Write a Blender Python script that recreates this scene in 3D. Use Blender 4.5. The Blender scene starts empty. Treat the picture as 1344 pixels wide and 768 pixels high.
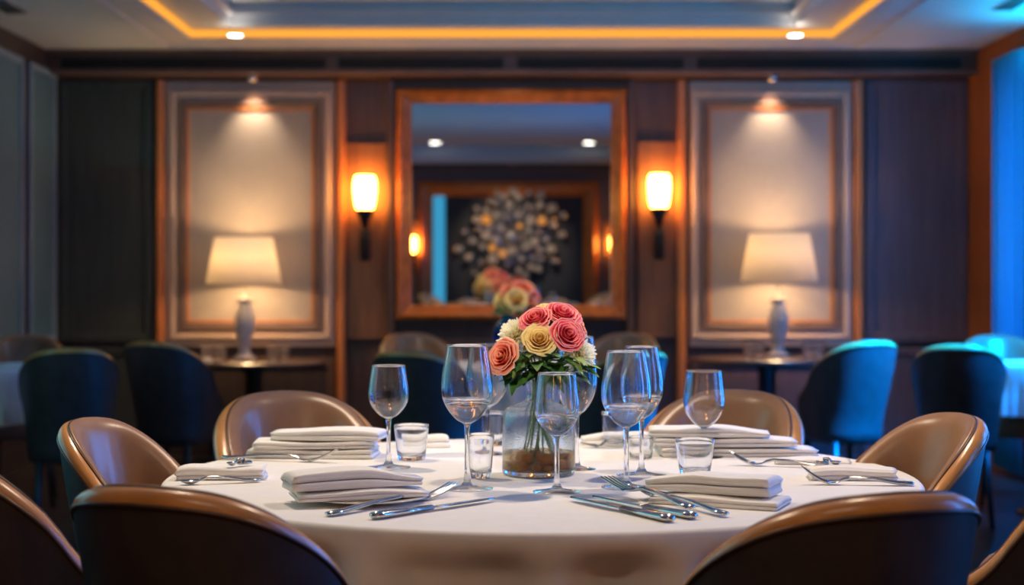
import bpy, math, random
from mathutils import Vector, Matrix
PI = math.pi
C = bpy.context.scene.collection
rnd = random.Random(7)

# ------------------------------------------------------------------ camera geometry
F = 2080.0            # focal length in pixels of the 1344x768 frame
EYE = 1.15            # camera height, camera at (0, 0, EYE) looking along +Y
TZ = 0.75             # table height
HY = 370.0            # horizon row
def at(px, py, d):    # point at depth d
    return Vector(((px - 672) * d / F, d, EYE - (py - HY) * d / F))
def tp(px, py, z=0.0):  # point on the table plane (or z above it)
    d = (EYE - TZ - z) * F / (py - HY)
    return Vector(((px - 672) * d / F, d, TZ + z))
def X(px, d): return (px - 672) * d / F
def Z(py, d): return EYE - (py - HY) * d / F

# ------------------------------------------------------------------ mesh builder
class MB:
    def __init__(s): s.v = []; s.f = []; s.a = []
    def add(s, vs, fs, a=None):
        o = len(s.v)
        s.v += [tuple(v) for v in vs]
        s.f += [tuple(i + o for i in f) for f in fs]
        s.a += list(a) if a is not None else [0.0] * len(vs)
        return s
    def box(s, x0, x1, y0, y1, z0, z1):
        vs = [(x, y, z) for z in (z0, z1) for y in (y0, y1) for x in (x0, x1)]
        return s.add(vs, [(0, 2, 3, 1), (4, 5, 7, 6), (0, 1, 5, 4), (2, 6, 7, 3), (0, 4, 6, 2), (1, 3, 7, 5)])
    def lathe(s, prof, n=48, c=(0, 0, 0), closed=False):
        vs = []; fs = []; idx = []
        for r, z in prof:
            if r < 1e-6:
                idx.append([len(vs)]); vs.append((c[0], c[1], c[2] + z))
            else:
                idx.append(list(range(len(vs), len(vs) + n)))
                vs += [(c[0] + r * math.cos(2 * PI * k / n), c[1] + r * math.sin(2 * PI * k / n), c[2] + z) for k in range(n)]
        pairs = list(zip(idx[:-1], idx[1:]))
        if closed: pairs.append((idx[-1], idx[0]))
        for A, B in pairs:
            if len(A) == 1 and len(B) == 1: continue
            for k in range(n):
                k2 = (k + 1) % n
                if len(A) == 1: fs.append((A[0], B[k2], B[k]))
                elif len(B) == 1: fs.append((A[k], A[k2], B[0]))
                else: fs.append((A[k], A[k2], B[k2], B[k]))
        return s.add(vs, fs)
    def tube(s, pts, r, n=8, cap=True, flat=1.0):
        pts = [Vector(p) for p in pts]; N = len(pts)
        rs = r if isinstance(r, (list, tuple)) else [r] * N
        vs = []; fs = []
        t0 = (pts[1] - pts[0]).normalized()
        up = Vector((0, 0, 1)) if abs(t0.z) < .9 else Vector((1, 0, 0))
        for i, p in enumerate(pts):
            t = (pts[min(i + 1, N - 1)] - pts[max(i - 1, 0)]).normalized()
            b = t.cross(up)
            if b.length < 1e-6: b = t.cross(Vector((0, 1, 0)))
            b.normalize(); u = b.cross(t).normalized(); up = u
            for k in range(n):
                a = 2 * PI * k / n
                vs.append(p + (b * math.cos(a) + u * math.sin(a) * flat) * rs[i])
        for i in range(N - 1):
            for k in range(n):
                k2 = (k + 1) % n
                fs.append((i * n + k, i * n + k2, (i + 1) * n + k2, (i + 1) * n + k))
        if cap:
            fs.append(tuple(range(n - 1, -1, -1))); fs.append(tuple(range((N - 1) * n, N * n)))
        return s.add(vs, fs)
    def loft(s, rows, closed_u=False, a=None, cap=False):
        n = len(rows[0]); vs = [p for r in rows for p in r]; fs = []
        for i in range(len(rows) - 1):
            for k in range(n if closed_u else n - 1):
                k2 = (k + 1) % n
                fs.append((i * n + k, i * n + k2, (i + 1) * n + k2, (i + 1) * n + k))
        if cap:
            fs.append(tuple(range(n - 1, -1, -1))); m = (len(rows) - 1) * n
            fs.append(tuple(range(m, m + n)))
        return s.add(vs, fs, a)
    def xf(s, M):
        s.v = [tuple(M @ Vector(v)) for v in s.v]; return s
    def build(s, name, mat, parent=None, smooth=True, bevel=0, subsurf=0, solid=0, autosm=None):
        me = bpy.data.meshes.new(name); me.from_pydata(s.v, [], s.f); me.update()
        import bmesh
        bm = bmesh.new(); bm.from_mesh(me)
        bmesh.ops.recalc_face_normals(bm, faces=bm.faces) if not getattr(s, 'keepn', False) else None
        bm.to_mesh(me); bm.free()
        if any(s.a):
            at_ = me.attributes.new('tip', 'FLOAT', 'POINT')
            at_.data.foreach_set('value', s.a)
        if smooth: me.polygons.foreach_set('use_smooth', [True] * len(me.polygons))
        if mat is not None: me.materials.append(mat)
        o = bpy.data.objects.new(name, me); C.objects.link(o)
        if parent is not None: o.parent = parent
        if bevel:
            m = o.modifiers.new('bevel', 'BEVEL'); m.width = bevel; m.segments = 2; m.limit_method = 'ANGLE'
            m.harden_normals = False
        if solid:
            m = o.modifiers.new('solid', 'SOLIDIFY'); m.thickness = solid; m.offset = 0
        if subsurf:
            m = o.modifiers.new('sub', 'SUBSURF'); m.levels = subsurf; m.render_levels = subsurf
        return o

def tag(o, label=None, cat=None, group=None, kind=None):
    if label: o['label'] = label
    if cat: o['category'] = cat
    if group: o['group'] = group
    if kind: o['kind'] = kind
    return o
def thing(name, label, cat, loc=(0, 0, 0), rz=0, group=None):
    o = bpy.data.objects.new(name, None); C.objects.link(o); o.empty_display_size = .05
    o.location = loc; o.rotation_euler = (0, 0, rz)
    return tag(o, label, cat, group)
def struct(name, mb, m, **k):
    k.setdefault('smooth', False)
    o = mb.build(name, m, **k); return tag(o, kind='structure')
def dup(root, loc, rz, label, group=None, scale=None):
    r = root.copy(); C.objects.link(r); r.location = loc; r.rotation_euler = (0, 0, rz)
    if scale: r.scale = scale
    r['label'] = label
    if group: r['group'] = group
    for ch in list(root.children):
        c = ch.copy(); C.objects.link(c); c.parent = r
        for g in list(ch.children):
            d = g.copy(); C.objects.link(d); d.parent = c
    return r
def B(*a): return MB().box(*a)
def crom(pts, n):   # Catmull-Rom resample of 2D/3D points, n per span
    P = [Vector(p) for p in pts]; out = []
    for i in range(len(P) - 1):
        p0 = P[max(i - 1, 0)]; p1 = P[i]; p2 = P[i + 1]; p3 = P[min(i + 2, len(P) - 1)]
        for k in range(n):
            t = k / n
            out.append(0.5 * ((2 * p1) + (p2 - p0) * t + (2 * p0 - 5 * p1 + 4 * p2 - p3) * t * t + (3 * p1 - p0 - 3 * p2 + p3) * t ** 3))
    out.append(P[-1]); return out
def sst(a, b, x):
    t = max(0., min(1., (x - a) / (b - a))); return t * t * (3 - 2 * t)

# ------------------------------------------------------------------ materials
def new_mat(name):
    m = bpy.data.materials.new(name); m.use_nodes = True
    nt = m.node_tree; nt.nodes.clear()
    out = nt.nodes.new('ShaderNodeOutputMaterial')
    return m, nt, out
def N(nt, t, **kw):
    n = nt.nodes.new(t)
    for k, v in kw.items():
        if k in n.inputs: n.inputs[k].default_value = v
        else: setattr(n, k, v)
    return n
def rgba(c): return (c[0], c[1], c[2], 1)
def pbr(name, col, rough=.5, metal=0, var=.15, scale=8, stretch=(1, 1, 1), bump=0, bscale=200, coat=0, spec=.5, sheen=0, bdist=.001, col2=None):
    m, nt, out = new_mat(name)
    p = N(nt, 'ShaderNodeBsdfPrincipled', Roughness=rough, Metallic=metal)
    p.inputs['Specular IOR Level'].default_value = spec
    p.inputs['Coat Weight'].default_value = coat
    p.inputs['Coat Roughness'].default_value = .15
    if sheen: p.inputs['Sheen Weight'].default_value = sheen
    tc = N(nt, 'ShaderNodeTexCoord'); mp = N(nt, 'ShaderNodeMapping'); mp.inputs['Scale'].default_value = stretch
    nt.links.new(tc.outputs['Object'], mp.inputs['Vector'])
    no = N(nt, 'ShaderNodeTexNoise', Scale=scale, Detail=5.0)
    nt.links.new(mp.outputs[0], no.inputs['Vector'])
    rp = N(nt, 'ShaderNodeValToRGB')
    c2 = col2 or tuple(min(1, c * (1 + var)) for c in col)
    rp.color_ramp.elements[0].position = .3; rp.color_ramp.elements[1].position = .7
    rp.color_ramp.elements[0].color = rgba(tuple(c * (1 - var) for c in col)); rp.color_ramp.elements[1].color = rgba(c2)
    nt.links.new(no.outputs['Fac'], rp.inputs[0]); nt.links.new(rp.outputs[0], p.inputs['Base Color'])
    if bump:
        b2 = N(nt, 'ShaderNodeTexNoise', Scale=bscale, Detail=3.0)
        nt.links.new(mp.outputs[0], b2.inputs['Vector'])
        bp = N(nt, 'ShaderNodeBump', Strength=bump, Distance=bdist)
        nt.links.new(b2.outputs['Fac'], bp.inputs['Height']); nt.links.new(bp.outputs[0], p.inputs['Normal'])
    nt.links.new(p.outputs[0], out.inputs[0])
    return m
def emis(name, col, st):
    m, nt, out = new_mat(name)
    e = N(nt, 'ShaderNodeEmission', Color=rgba(col), Strength=st)
    nt.links.new(e.outputs[0], out.inputs[0]); return m
def glass(name, col=(1, 1, 1), ior=1.45, rough=0, clear=.3, bump=0, bscale=300):
    m, nt, out = new_mat(name)
    g = N(nt, 'ShaderNodeBsdfGlass', Color=rgba(col), Roughness=rough, IOR=ior)
    t = N(nt, 'ShaderNodeBsdfTransparent', Color=rgba(col))
    mx = N(nt, 'ShaderNodeMixShader'); mx.inputs[0].default_value = 1 - clear
    nt.links.new(t.outputs[0], mx.inputs[1]); nt.links.new(g.outputs[0], mx.inputs[2])
    if bump:
        tc = N(nt, 'ShaderNodeTexCoord'); v = N(nt, 'ShaderNodeTexVoronoi', Scale=bscale)
        bp = N(nt, 'ShaderNodeBump', Strength=bump, Distance=.002)
        nt.links.new(tc.outputs['Object'], v.inputs['Vector'])
        nt.links.new(v.outputs['Distance'], bp.inputs['Height']); nt.links.new(bp.outputs[0], g.inputs['Normal'])
    nt.links.new(mx.outputs[0], out.inputs[0]); return m
def petal(name, c0, c1, c2, rough=.55):
    m, nt, out = new_mat(name)
    at_ = N(nt, 'ShaderNodeAttribute', attribute_name='tip')
    rp = N(nt, 'ShaderNodeValToRGB'); e = rp.color_ramp.elements
    e[0].position = 0; e[0].color = rgba(c0); e[1].position = 1; e[1].color = rgba(c2)
    x = e.new(.7); x.color = rgba(c1)
    nt.links.new(at_.outputs['Fac'], rp.inputs[0])
    p = N(nt, 'ShaderNodeBsdfPrincipled', Roughness=rough)
    p.inputs['Subsurface Weight'].default_value = 0
    tr = N(nt, 'ShaderNodeBsdfTranslucent')
    nt.links.new(rp.outputs[0], p.inputs['Base Color']); nt.links.new(rp.outputs[0], tr.inputs['Color'])
    mx = N(nt, 'ShaderNodeMixShader'); mx.inputs[0].default_value = .3
    nt.links.new(p.outputs[0], mx.inputs[1]); nt.links.new(tr.outputs[0], mx.inputs[2])
    nt.links.new(mx.outputs[0], out.inputs[0]); return m
def fabric_glow(name, col, tr=.5, weave=True):
    m, nt, out = new_mat(name)
    tc = N(nt, 'ShaderNodeTexCoord'); no = N(nt, 'ShaderNodeTexNoise', Scale=60.0)
    nt.links.new(tc.outputs['Object'], no.inputs['Vector'])
    rp = N(nt, 'ShaderNodeValToRGB'); rp.color_ramp.elements[0].color = rgba(tuple(c * .92 for c in col)); rp.color_ramp.elements[1].color = rgba(col)
    nt.links.new(no.outputs['Fac'], rp.inputs[0])
    d = N(nt, 'ShaderNodeBsdfDiffuse'); t = N(nt, 'ShaderNodeBsdfTranslucent')
    nt.links.new(rp.outputs[0], d.inputs['Color']); nt.links.new(rp.outputs[0], t.inputs['Color'])
    mx = N(nt, 'ShaderNodeMixShader'); mx.inputs[0].default_value = tr
    nt.links.new(d.outputs[0], mx.inputs[1]); nt.links.new(t.outputs[0], mx.inputs[2]); nt.links.new(mx.outputs[0], out.inputs[0]); return m

M = {}
M['wood_wall'] = pbr('wood_wall', (.115, .062, .045), .42, var=.22, scale=5, stretch=(9, 9, .6), bump=.05, bscale=30)
M['board'] = pbr('board', (.24, .10, .045), .45, var=.2, scale=5, stretch=(9, 9, .6))  # wall wood made lighter and more orange to carry the wall light glow
M['wood_red'] = pbr('wood_red', (.26, .075, .02), .6, var=.2, scale=5, stretch=(9, 9, .6), spec=.15)
M['wood_dark'] = pbr('wood_dark', (.05, .032, .026), .45, var=.25, scale=6, stretch=(8, 8, .5))
M['wood_plum'] = pbr('wood_plum', (.15, .095, .10), .5, var=.2, scale=6, stretch=(8, 8, .4))
M['wood_olive'] = pbr('wood_olive', (.062, .064, .048), .5, var=.2, scale=6, stretch=(8, 8, .4))
M['copper_trim'] = pbr('copper_trim', (.62, .20, .05), .38, var=.12, scale=4, stretch=(6, 6, .5), coat=.3)  # orange glow of the wall lights put into the copper colour
M['frame_wood'] = pbr('frame_wood', (.50, .135, .018), .26, var=.25, scale=5, stretch=(3, 3, 3), coat=.4)
M['plaster_beige'] = pbr('plaster_beige', (.60, .42, .31), .6, var=.05, scale=14, bump=.05, bscale=80)
M['panel_linen'] = pbr('panel_linen', (.38, .325, .275), .75, var=.05, scale=40, bump=.08, bscale=400)
M['moulding_brown'] = pbr('moulding_brown', (.16, .095, .07), .45, var=.15, scale=10)
M['wall_teal'] = pbr('wall_teal', (.085, .165, .185), .6, var=.06, scale=5)
M['moulding_grey'] = pbr('moulding_grey', (.22, .28, .31), .5, var=.05, scale=5)
M['ceil'] = pbr('ceil', (.52, .52, .51), .8, var=.03, scale=6)
M['ceil_trim'] = pbr('ceil_trim', (.55, .52, .50), .6, var=.03, scale=6)
M['black'] = pbr('black', (.012, .011, .011), .45, var=.2)
M['vent_dark'] = pbr('vent_dark', (.014, .010, .009), .6, var=.2)
M['vent_frame'] = pbr('vent_frame', (.10, .065, .052), .5, var=.15)
M['iron'] = pbr('iron', (.02, .018, .017), .4, metal=.6, var=.2)
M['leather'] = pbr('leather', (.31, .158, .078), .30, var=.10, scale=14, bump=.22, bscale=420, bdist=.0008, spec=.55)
M['leather_rim'] = pbr('leather_rim', (.58, .25, .065), .26, var=.14, scale=14, bump=.15, bscale=420, bdist=.0008, spec=.6)  # tan leather brightened toward orange for the light along the rims
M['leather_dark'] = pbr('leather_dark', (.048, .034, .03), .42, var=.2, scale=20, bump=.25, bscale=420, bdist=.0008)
M['piping'] = pbr('piping', (.10, .05, .022), .35, var=.1)
M['cloth'] = pbr('cloth', (.80, .77, .73), .85, var=.025, scale=30, bump=.12, bscale=900, bdist=.0006, sheen=.1)
M['napkin'] = pbr('napkin', (.83, .80, .75), .85, var=.03, scale=40, bump=.2, bscale=700, bdist=.0006, sheen=.1)
M['steel'] = pbr('steel', (.62, .60, .58), .13, metal=1, var=.05, scale=20)
M['glass'] = glass('glass', (.985, .992, 1), 1.38, clear=.08)
M['cut_glass'] = glass('cut_glass', (1, 1, 1), 1.52, rough=.22, clear=0, bump=.5, bscale=70)
M['water'] = glass('water', (.97, .985, 1), 1.33, clear=.1)
M['vase_glass'] = glass('vase_glass', (.93, .97, 1), 1.38, clear=.15, bump=.05, bscale=330)
M['amber_water'] = glass('amber_water', (.95, .82, .62), 1.33, clear=.5)
M['blue_glass'] = glass('blue_glass', (.35, .68, .95), 1.45, clear=.2)
M['pebble'] = pbr('pebble', (.50, .20, .06), .5, var=.4, scale=30, bump=.3, bscale=60)
M['stem'] = pbr('stem', (.16, .25, .05), .5, var=.3, scale=60)
M['leaf'] = pbr('leaf', (.055, .15, .03), .42, var=.45, scale=40, bump=.2, bscale=120)
M['leaf_light'] = pbr('leaf_light', (.20, .32, .07), .45, var=.35, scale=40)
M['rose_pink'] = petal('rose_pink', (.70, .015, .06), (.86, .07, .12), (1, .52, .42))
M['rose_coral'] = petal('rose_coral', (.80, .07, .03), (.95, .22, .11), (1, .62, .42))
M['rose_yellow'] = petal('rose_yellow', (.90, .50, .06), (.98, .76, .24), (1, .90, .50))
M['mum_white'] = petal('mum_white', (.92, .8, .3), (.98, .93, .66), (1, .99, .88))
M['porcelain'] = pbr('porcelain', (.62, .60, .58), .3, var=.06, scale=12, coat=.3)
M['lamp_shade'] = fabric_glow('lamp_shade', (.86, .80, .70), .42)
M['table_wood'] = pbr('table_wood', (.12, .07, .05), .25, var=.25, scale=6, stretch=(1, 8, 1), coat=.3)
M['curtain'] = fabric_glow('curtain', (.14, .62, .74), .6)
M['sconce_glow'] = emis('sconce_glow', (1, .40, .06), 36)
M['led'] = emis('led', (1, .385, .045), 1.2)
M['down_glow'] = emis('down_glow', (1, .93, .82), 14)
M['bulb'] = emis('bulb', (1, .7, .36), 20)
M['navy'] = pbr('navy', (.010, .013, .022), .6, var=.2)
M['blue_strip'] = emis('blue_strip', (.05, .36, .62), 1.0)  # emission stands in for a curtain lit blue, not a lamp
M['chrome'] = pbr('chrome', (.75, .72, .68), .2, metal=1, var=.05)
M['globe_silver'] = pbr('globe_silver', (.42, .34, .28), .25, var=.1, coat=.5)
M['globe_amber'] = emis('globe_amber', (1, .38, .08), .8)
m, nt, out = new_mat('mirror_glass')
g_ = N(nt, 'ShaderNodeBsdfGlossy', Color=(.86, .88, .88, 1), Roughness=0.0); nt.links.new(g_.outputs[0], out.inputs[0]); M['mirror'] = m
m, nt, out = new_mat('pane_glass')
t_ = N(nt, 'ShaderNodeBsdfTransparent', Color=(.9, .95, 1, 1)); g_ = N(nt, 'ShaderNodeBsdfGlossy', Roughness=.02)
mx = N(nt, 'ShaderNodeMixShader'); mx.inputs[0].default_value = .08
nt.links.new(t_.outputs[0], mx.inputs[1]); nt.links.new(g_.outputs[0], mx.inputs[2]); nt.links.new(mx.outputs[0], out.inputs[0]); M['pane'] = m
# plank floor
m, nt, out = new_mat('floor_planks')
p = N(nt, 'ShaderNodeBsdfPrincipled', Roughness=.28); tc = N(nt, 'ShaderNodeTexCoord')
br = N(nt, 'ShaderNodeTexBrick', Scale=1.0); br.inputs['Color1'].default_value = (.035, .024, .02, 1); br.inputs['Color2'].default_value = (.055, .038, .03, 1)
br.inputs['Mortar'].default_value = (.008, .006, .005, 1); br.inputs['Mortar Size'].default_value = .004; br.inputs['Brick Width'].default_value = 1.4; br.inputs['Row Height'].default_value = .14
nt.links.new(tc.outputs['Object'], br.inputs['Vector']); nt.links.new(br.outputs['Color'], p.inputs['Base Color']); nt.links.new(p.outputs[0], out.inputs[0]); M['floor'] = m

# ------------------------------------------------------------------ room
YB = 10.5             # back wall plane
YF = -0.8             # wall behind the camera
XW = 3.01
YK = 10.25            # front of the bulkhead with the vents
ZC = Z(65, YK)        # ceiling height
struct('floor', B(-XW - .1, XW + .1, YF - .1, YB + .1, -.1, 0), M['floor'])
struct('wall_back', B(-XW - .1, XW + .1, YB, YB + .1, 0, ZC + .3), M['wood_wall'])
struct('wall_left', B(-XW - .1, -XW, YF, YB, 0, ZC + .3), M['wood_dark'])
struct('wall_front', B(-XW - .1, XW + .1, YF - .1, YF, 0, ZC + .3), M['wood_plum'])
# wall with the windows, in one mesh with two openings
w0, w1, w2, w3 = 1.4, 5.2, 5.6, 9.86
wz0, wz1 = .12, 2.5
wr = MB()
wr.box(XW, XW + .1, YF, w0, 0, ZC + .3).box(XW, XW + .1, w1, w2, 0, ZC + .3).box(XW, XW + .1, w3, YB, 0, ZC + .3)
wr.box(XW, XW + .1, w0, w1, 0, wz0).box(XW, XW + .1, w0, w1, wz1, ZC + .3).box(XW, XW + .1, w2, w3, 0, wz0).box(XW, XW + .1, w2, w3, wz1, ZC + .3)
struct('wall_right', wr, M['wood_red'])
for i, (a, b) in enumerate(((w2, w3), (w0, w1))):
    fr = MB(); t = .05
    fr.box(XW + .02, XW + .08, a, a + t, wz0, wz1).box(XW + .02, XW + .08, b - t, b, wz0, wz1)
    fr.box(XW + .02, XW + .08, a + t, b - t, wz0, wz0 + t).box(XW + .02, XW + .08, a + t, b - t, wz1 - t, wz1)
    nm = 3
    for k in range(1, nm):
        y = a + (b - a) * k / nm
        fr.box(XW + .02, XW + .08, y - .02, y + .02, wz0 + t, wz1 - t)
    o = struct('window_%d' % (i + 1), fr, M['black'])
    B(XW + .045, XW + .055, a + t, b - t, wz0 + t, wz1 - t).build('pane', M['pane'], o, smooth=False)
# curtain hanging beside the far window
def curtain(name, x, y0, y1, z0, z1, m, label):
    rows = []
    n = 70
    for z in (z0, (z0 + z1) / 2, z1):
        rows.append([(x + .025 * math.sin(k / n * 2 * PI * 7) + .006 * math.sin(k), y0 + (y1 - y0) * k / n, z) for k in range(n + 1)])
    return tag(MB().loft(rows).build(name, m, solid=.003), label, 'curtain')
curtain('window_curtain', XW - .06, 9.12, 9.65, .03, 2.5, M['curtain'], 'pale blue full length curtain beside the dark red wood pillar at the window')

# bulkhead above the back wall
bk = MB(); zbk = Z(97, YK)
bk.box(-XW, XW, YK, YB, zbk, ZC)
struct('trim_1', bk, M['wood_wall'])
tr = MB()
tr.box(-XW, XW, YK - .025, YK, zbk, zbk + .028).box(-XW, XW, YK - .02, YK, ZC - .03, ZC)
struct('trim_2', tr, M['moulding_brown'], bevel=.006)
def vent_strip(px0, px1, label):
    d = YK - .002; x0, x1 = X(px0, d), X(px1, d); z0, z1 = Z(94, d), Z(74, d)
    v = thing('air_vent', label, 'air vent', ((x0 + x1) / 2, d, z0), 0, 'air vents above the panelling')
    hw = (x1 - x0) / 2; h = z1 - z0
    B(-hw, hw, -.004, 0, 0, h).build('vent_backing', M['vent_dark'], v, smooth=False)
    fr = MB(); t = .012
    fr.box(-hw, hw, -.016, -.004, 0, t).box(-hw, hw, -.016, -.004, h - t, h).box(-hw, -hw + t, -.016, -.004, t, h - t).box(hw - t, hw, -.016, -.004, t, h - t)
    fr.build('vent_frame', M['vent_frame'], v, smooth=False)
    sl = MB()
    for k in range(5):
        z = t + (h - 2 * t) * (k + .5) / 5
        sl.box(-hw + t, hw - t, -.012, -.005, z - .003, z + .003)
    sl.build('vent_slats', M['vent_dark'], v, smooth=False)
vent_strip(78, 430, 'long black slotted air vent above the dark olive wall panel')
vent_strip(442, 663, 'shorter black slotted vent above the mirror on the olive panel side')
vent_strip(677, 900, 'shorter black slotted vent above the mirror on the plum panel side')
vent_strip(912, 1264, 'long black slotted air vent above the plum wall panel')

# ceiling: flat ring, raised tray
A_, AY = 2.17, 10.0
B_, BY = 1.98, 9.77
C_, CY = 1.72, 9.66
F0 = -.40
ce = MB()
def ring(mb, xo, y0o, y1o, xi, y0i, y1i, z0, z1):
    mb.box(-xo, xo, y1i, y1o, z0, z1).box(-xo, xo, y0o, y0i, z0, z1).box(-xo, -xi, y0i, y1i, z0, z1).box(xi, xo, y0i, y1i, z0, z1)
ring(ce, XW, YF, YB, B_, F0 + .2, BY, ZC, ZC + .055)
ring(ce, B_ + .3, F0 - .1, BY + .3, C_, F0 + .32, CY, ZC + .055, ZC + .2)
ce.box(-C_ - .2, C_ + .2, F0, CY + .2, ZC + .2, ZC + .26)
struct('ceiling', ce, M['ceil'])
tr = MB(); ring(tr, A_ + .03, F0 - .03, AY + .03, A_, F0, AY, ZC - .022, ZC)
ring(tr, A_, F0, AY, B_ + .03, F0 + .17, BY + .03, ZC - .010, ZC)
struct('trim_3', tr, M['ceil_trim'], bevel=.004)
tr = MB(); ring(tr, C_, F0 + .32, CY, C_ - .03, F0 + .35, CY - .03, ZC + .12, ZC + .14)
struct('trim_4', tr, M['ceil_trim'], bevel=.004)
ld = MB(); ld.box(-B_ + .001, B_ - .001, BY - .012, BY - .001, ZC + .003, ZC + .05).box(-B_ + .001, -B_ + .012, F0 + .21, BY - .012, ZC + .003, ZC + .05).box(B_ - .012, B_ - .001, F0 + .21, BY - .012, ZC + .003, ZC + .05)
tag(ld.build('cove_light_strip', M['led'], smooth=False), 'glowing amber light strip running round the raised ceiling tray', 'light strip')
def ceiling_vent(x, y, label):
    v = thing('ceiling_vent', label, 'air vent', (x, y, ZC), 0, 'small ceiling vents')
    B(-.07, .07, -.22, .22, -.006, 0).build('vent_frame', M['ceil_trim'], v, smooth=False)
    s = MB()
    for k in range(4): s.box(-.055 + k * .03, -.038 + k * .03, -.2, .2, -.012, -.005)
    s.build('vent_slats', M['black'], v, smooth=False)
ceiling_vent(X(8, 8.62), 8.62, 'small dark ceiling vent over the teal panelled wall')
ceiling_vent(X(1330, 8.52), 8.52, 'small dark ceiling vent over the window wall')

def downlight(x, y, z, label, r=.042, glow=None):
    t = thing('ceiling_downlight', label, 'ceiling light', (x, y, z), 0, 'recessed ceiling lights')
    MB().lathe([(r, -.002), (r * 1.25, -.004), (r * 1.3, 0), (r, 0)], 28, closed=True).build('trim_ring', M['chrome'], t)
    MB().lathe([(0, -.003), (r * .98, -.003), (r * .98, 0), (0, 0)], 28).build('lens', glow or M['down_glow'], t)
    return t
dl_y = (ZC - EYE) * F / (HY - 44)
downlight(X(309, dl_y), dl_y, ZC - .01, 'round lit ceiling downlight in front of the amber strip, toward the teal wall')
downlight(X(1044, dl_y), dl_y, ZC - .01, 'round lit ceiling downlight in front of the amber strip, toward the window wall')
KEY_Y = 3.9
downlight(-1.0, .3, ZC + .2, 'round ceiling downlight reflected high in the mirror, nearer the olive panel', r=.07)
downlight(1.0, .3, ZC + .2, 'round ceiling downlight reflected high in the mirror, nearer the plum panel', r=.07)

# side wall panels (teal)
def wall_panel_left(ya, yb, z0, z1, k):
    t = .035
    mb = MB().box(-XW, -XW + .012, ya, yb, z0, z1)
    o = struct('trim_%d' % k, mb, M['wall_teal'])
    f = MB(); e = .04
    f.box(-XW, -XW + .03, ya - e, ya, z0 - e, z1 + e).box(-XW, -XW + .03, yb, yb + e, z0 - e, z1 + e)
    f.box(-XW, -XW + .03, ya, yb, z0 - e, z0).box(-XW, -XW + .03, ya, yb, z1, z1 + e)
    f.build('moulding', M['moulding_grey'], o, smooth=False, bevel=.008)
z0_, z1_ = .80, 2.48
wall_panel_left(9.87, 10.34, z0_, z1_, 5)
wall_panel_left(9.17, 9.65, z0_, z1_, 6)
wall_panel_left(8.2, 8.95, z0_, z1_, 7)
wall_panel_left(7.2, 7.98, z0_, z1_, 8)
struct('baseboard_left', B(-XW, -XW + .02, YF, YB - .1, 0, .14), M['wood_dark'])
struct('baseboard_back', B(-XW, XW, YB - .03, YB, 0, .14), M['wood_dark'])

# back wall: panels
def frame_mb(x0, x1, z0, z1, t, y0, y1, mb=None):
    mb = mb or MB()
    mb.box(x0, x0 + t, y0, y1, z0, z1).box(x1 - t, x1, y0, y1, z0, z1)
    mb.box(x0 + t, x1 - t, y0, y1, z0, z0 + t).box(x0 + t, x1 - t, y0, y1, z1 - t, z1)
    return mb
def panel(px0, px1, py0, py1, m, mf, k, t=.05, out=.02):
    x0, x1, z0, z1 = X(px0, YB), X(px1, YB), Z(py1, YB), Z(py0, YB)
    o = struct('trim_%d' % k, B(x0, x1, YB - out, YB, z0, z1), m)
    frame_mb(x0, x1, z0, z1, t, YB - out - .018, YB - out).build('moulding', mf, o, smooth=False, bevel=.008)
panel(77, 203, 105, 449, M['wood_olive'], M['wood_olive'], 9, t=.06, out=.03)
panel(1134, 1268, 105, 449, M['wood_plum'], M['wood_plum'], 10, t=.06, out=.03)
panel(77, 203, 456, 740, M['wood_olive'], M['wood_olive'], 11)
panel(1134, 1268, 456, 740, M['wood_plum'], M['wood_plum'], 12)
panel(215, 440, 472, 740, M['wood_dark'], M['wood_wall'], 13)
panel(905, 1122, 472, 740, M['wood_plum'], M['wood_wall'], 14)
panel(530, 815, 445, 740, M['wood_wall'], M['wood_wall'], 15)

# lit niches with the linen panels
def niche(px0, px1, ix0, ix1, k, copper_sides):
    yo = YB - .05
    x0, x1, z0, z1 = X(px0, yo), X(px1, yo), Z(455, yo), Z(106, yo)
    o = struct('trim_%d' % k, B(x0, x1, yo, YB, z0, z1), M['plaster_beige'], bevel=.01)
    a, b, c, d = X(ix0 - 9, yo), X(ix1 + 9, yo), Z(432, yo), Z(133, yo)
    frame_mb(a - .07, b + .07, c - .07, d + .07, .04, yo - .025, yo).build('outer_moulding', M['plaster_beige'], o, smooth=False, bevel=.012)
    fp = thing('framed_wall_panel', '', 'wall panel', ((a + b) / 2, yo, c))
    w = (b - a) / 2; h = d - c
    fr = MB(); ins = .05
    rows = []
    for (off, yy) in ((0, 0), (0, -.03), (ins * .55, -.028), (ins, -.008)):
        rows.append([(-w + off, yy, off), (w - off, yy, off), (w - off, yy, h - off), (-w + off, yy, h - off)])
    fr.loft(rows, closed_u=True).build('panel_frame', M['moulding_brown'], fp, smooth=False)
    frame_mb(-w + ins - .004, w - ins + .004, ins - .004, h - ins + .004, .012, -.022, -.004).build('inner_bead', M['copper_trim'], fp, smooth=False, bevel=.003)
    B(-w + ins, w - ins, -.008, -.001, ins, h - ins).build('linen_panel', M['panel_linen'], fp, smooth=False)
    for q, (s0, s1) in enumerate(copper_sides):
        struct('trim_%d' % (k + 20 + q), B(X(s0, yo), X(s1, yo), yo - .03, YB, z0, Z(104, yo)), M['copper_trim'], bevel=.01)
    return fp
n1 = niche(216, 440, 246, 412, 16, ((206, 215),))
tag(n1, 'tall framed beige linen wall panel behind the table lamp, next to the olive wall panel')
n2 = niche(905, 1120, 930, 1092, 18, ((1121, 1132),))
tag(n2, 'tall framed beige linen wall panel behind the table lamp, next to the plum wall panel')
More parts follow.
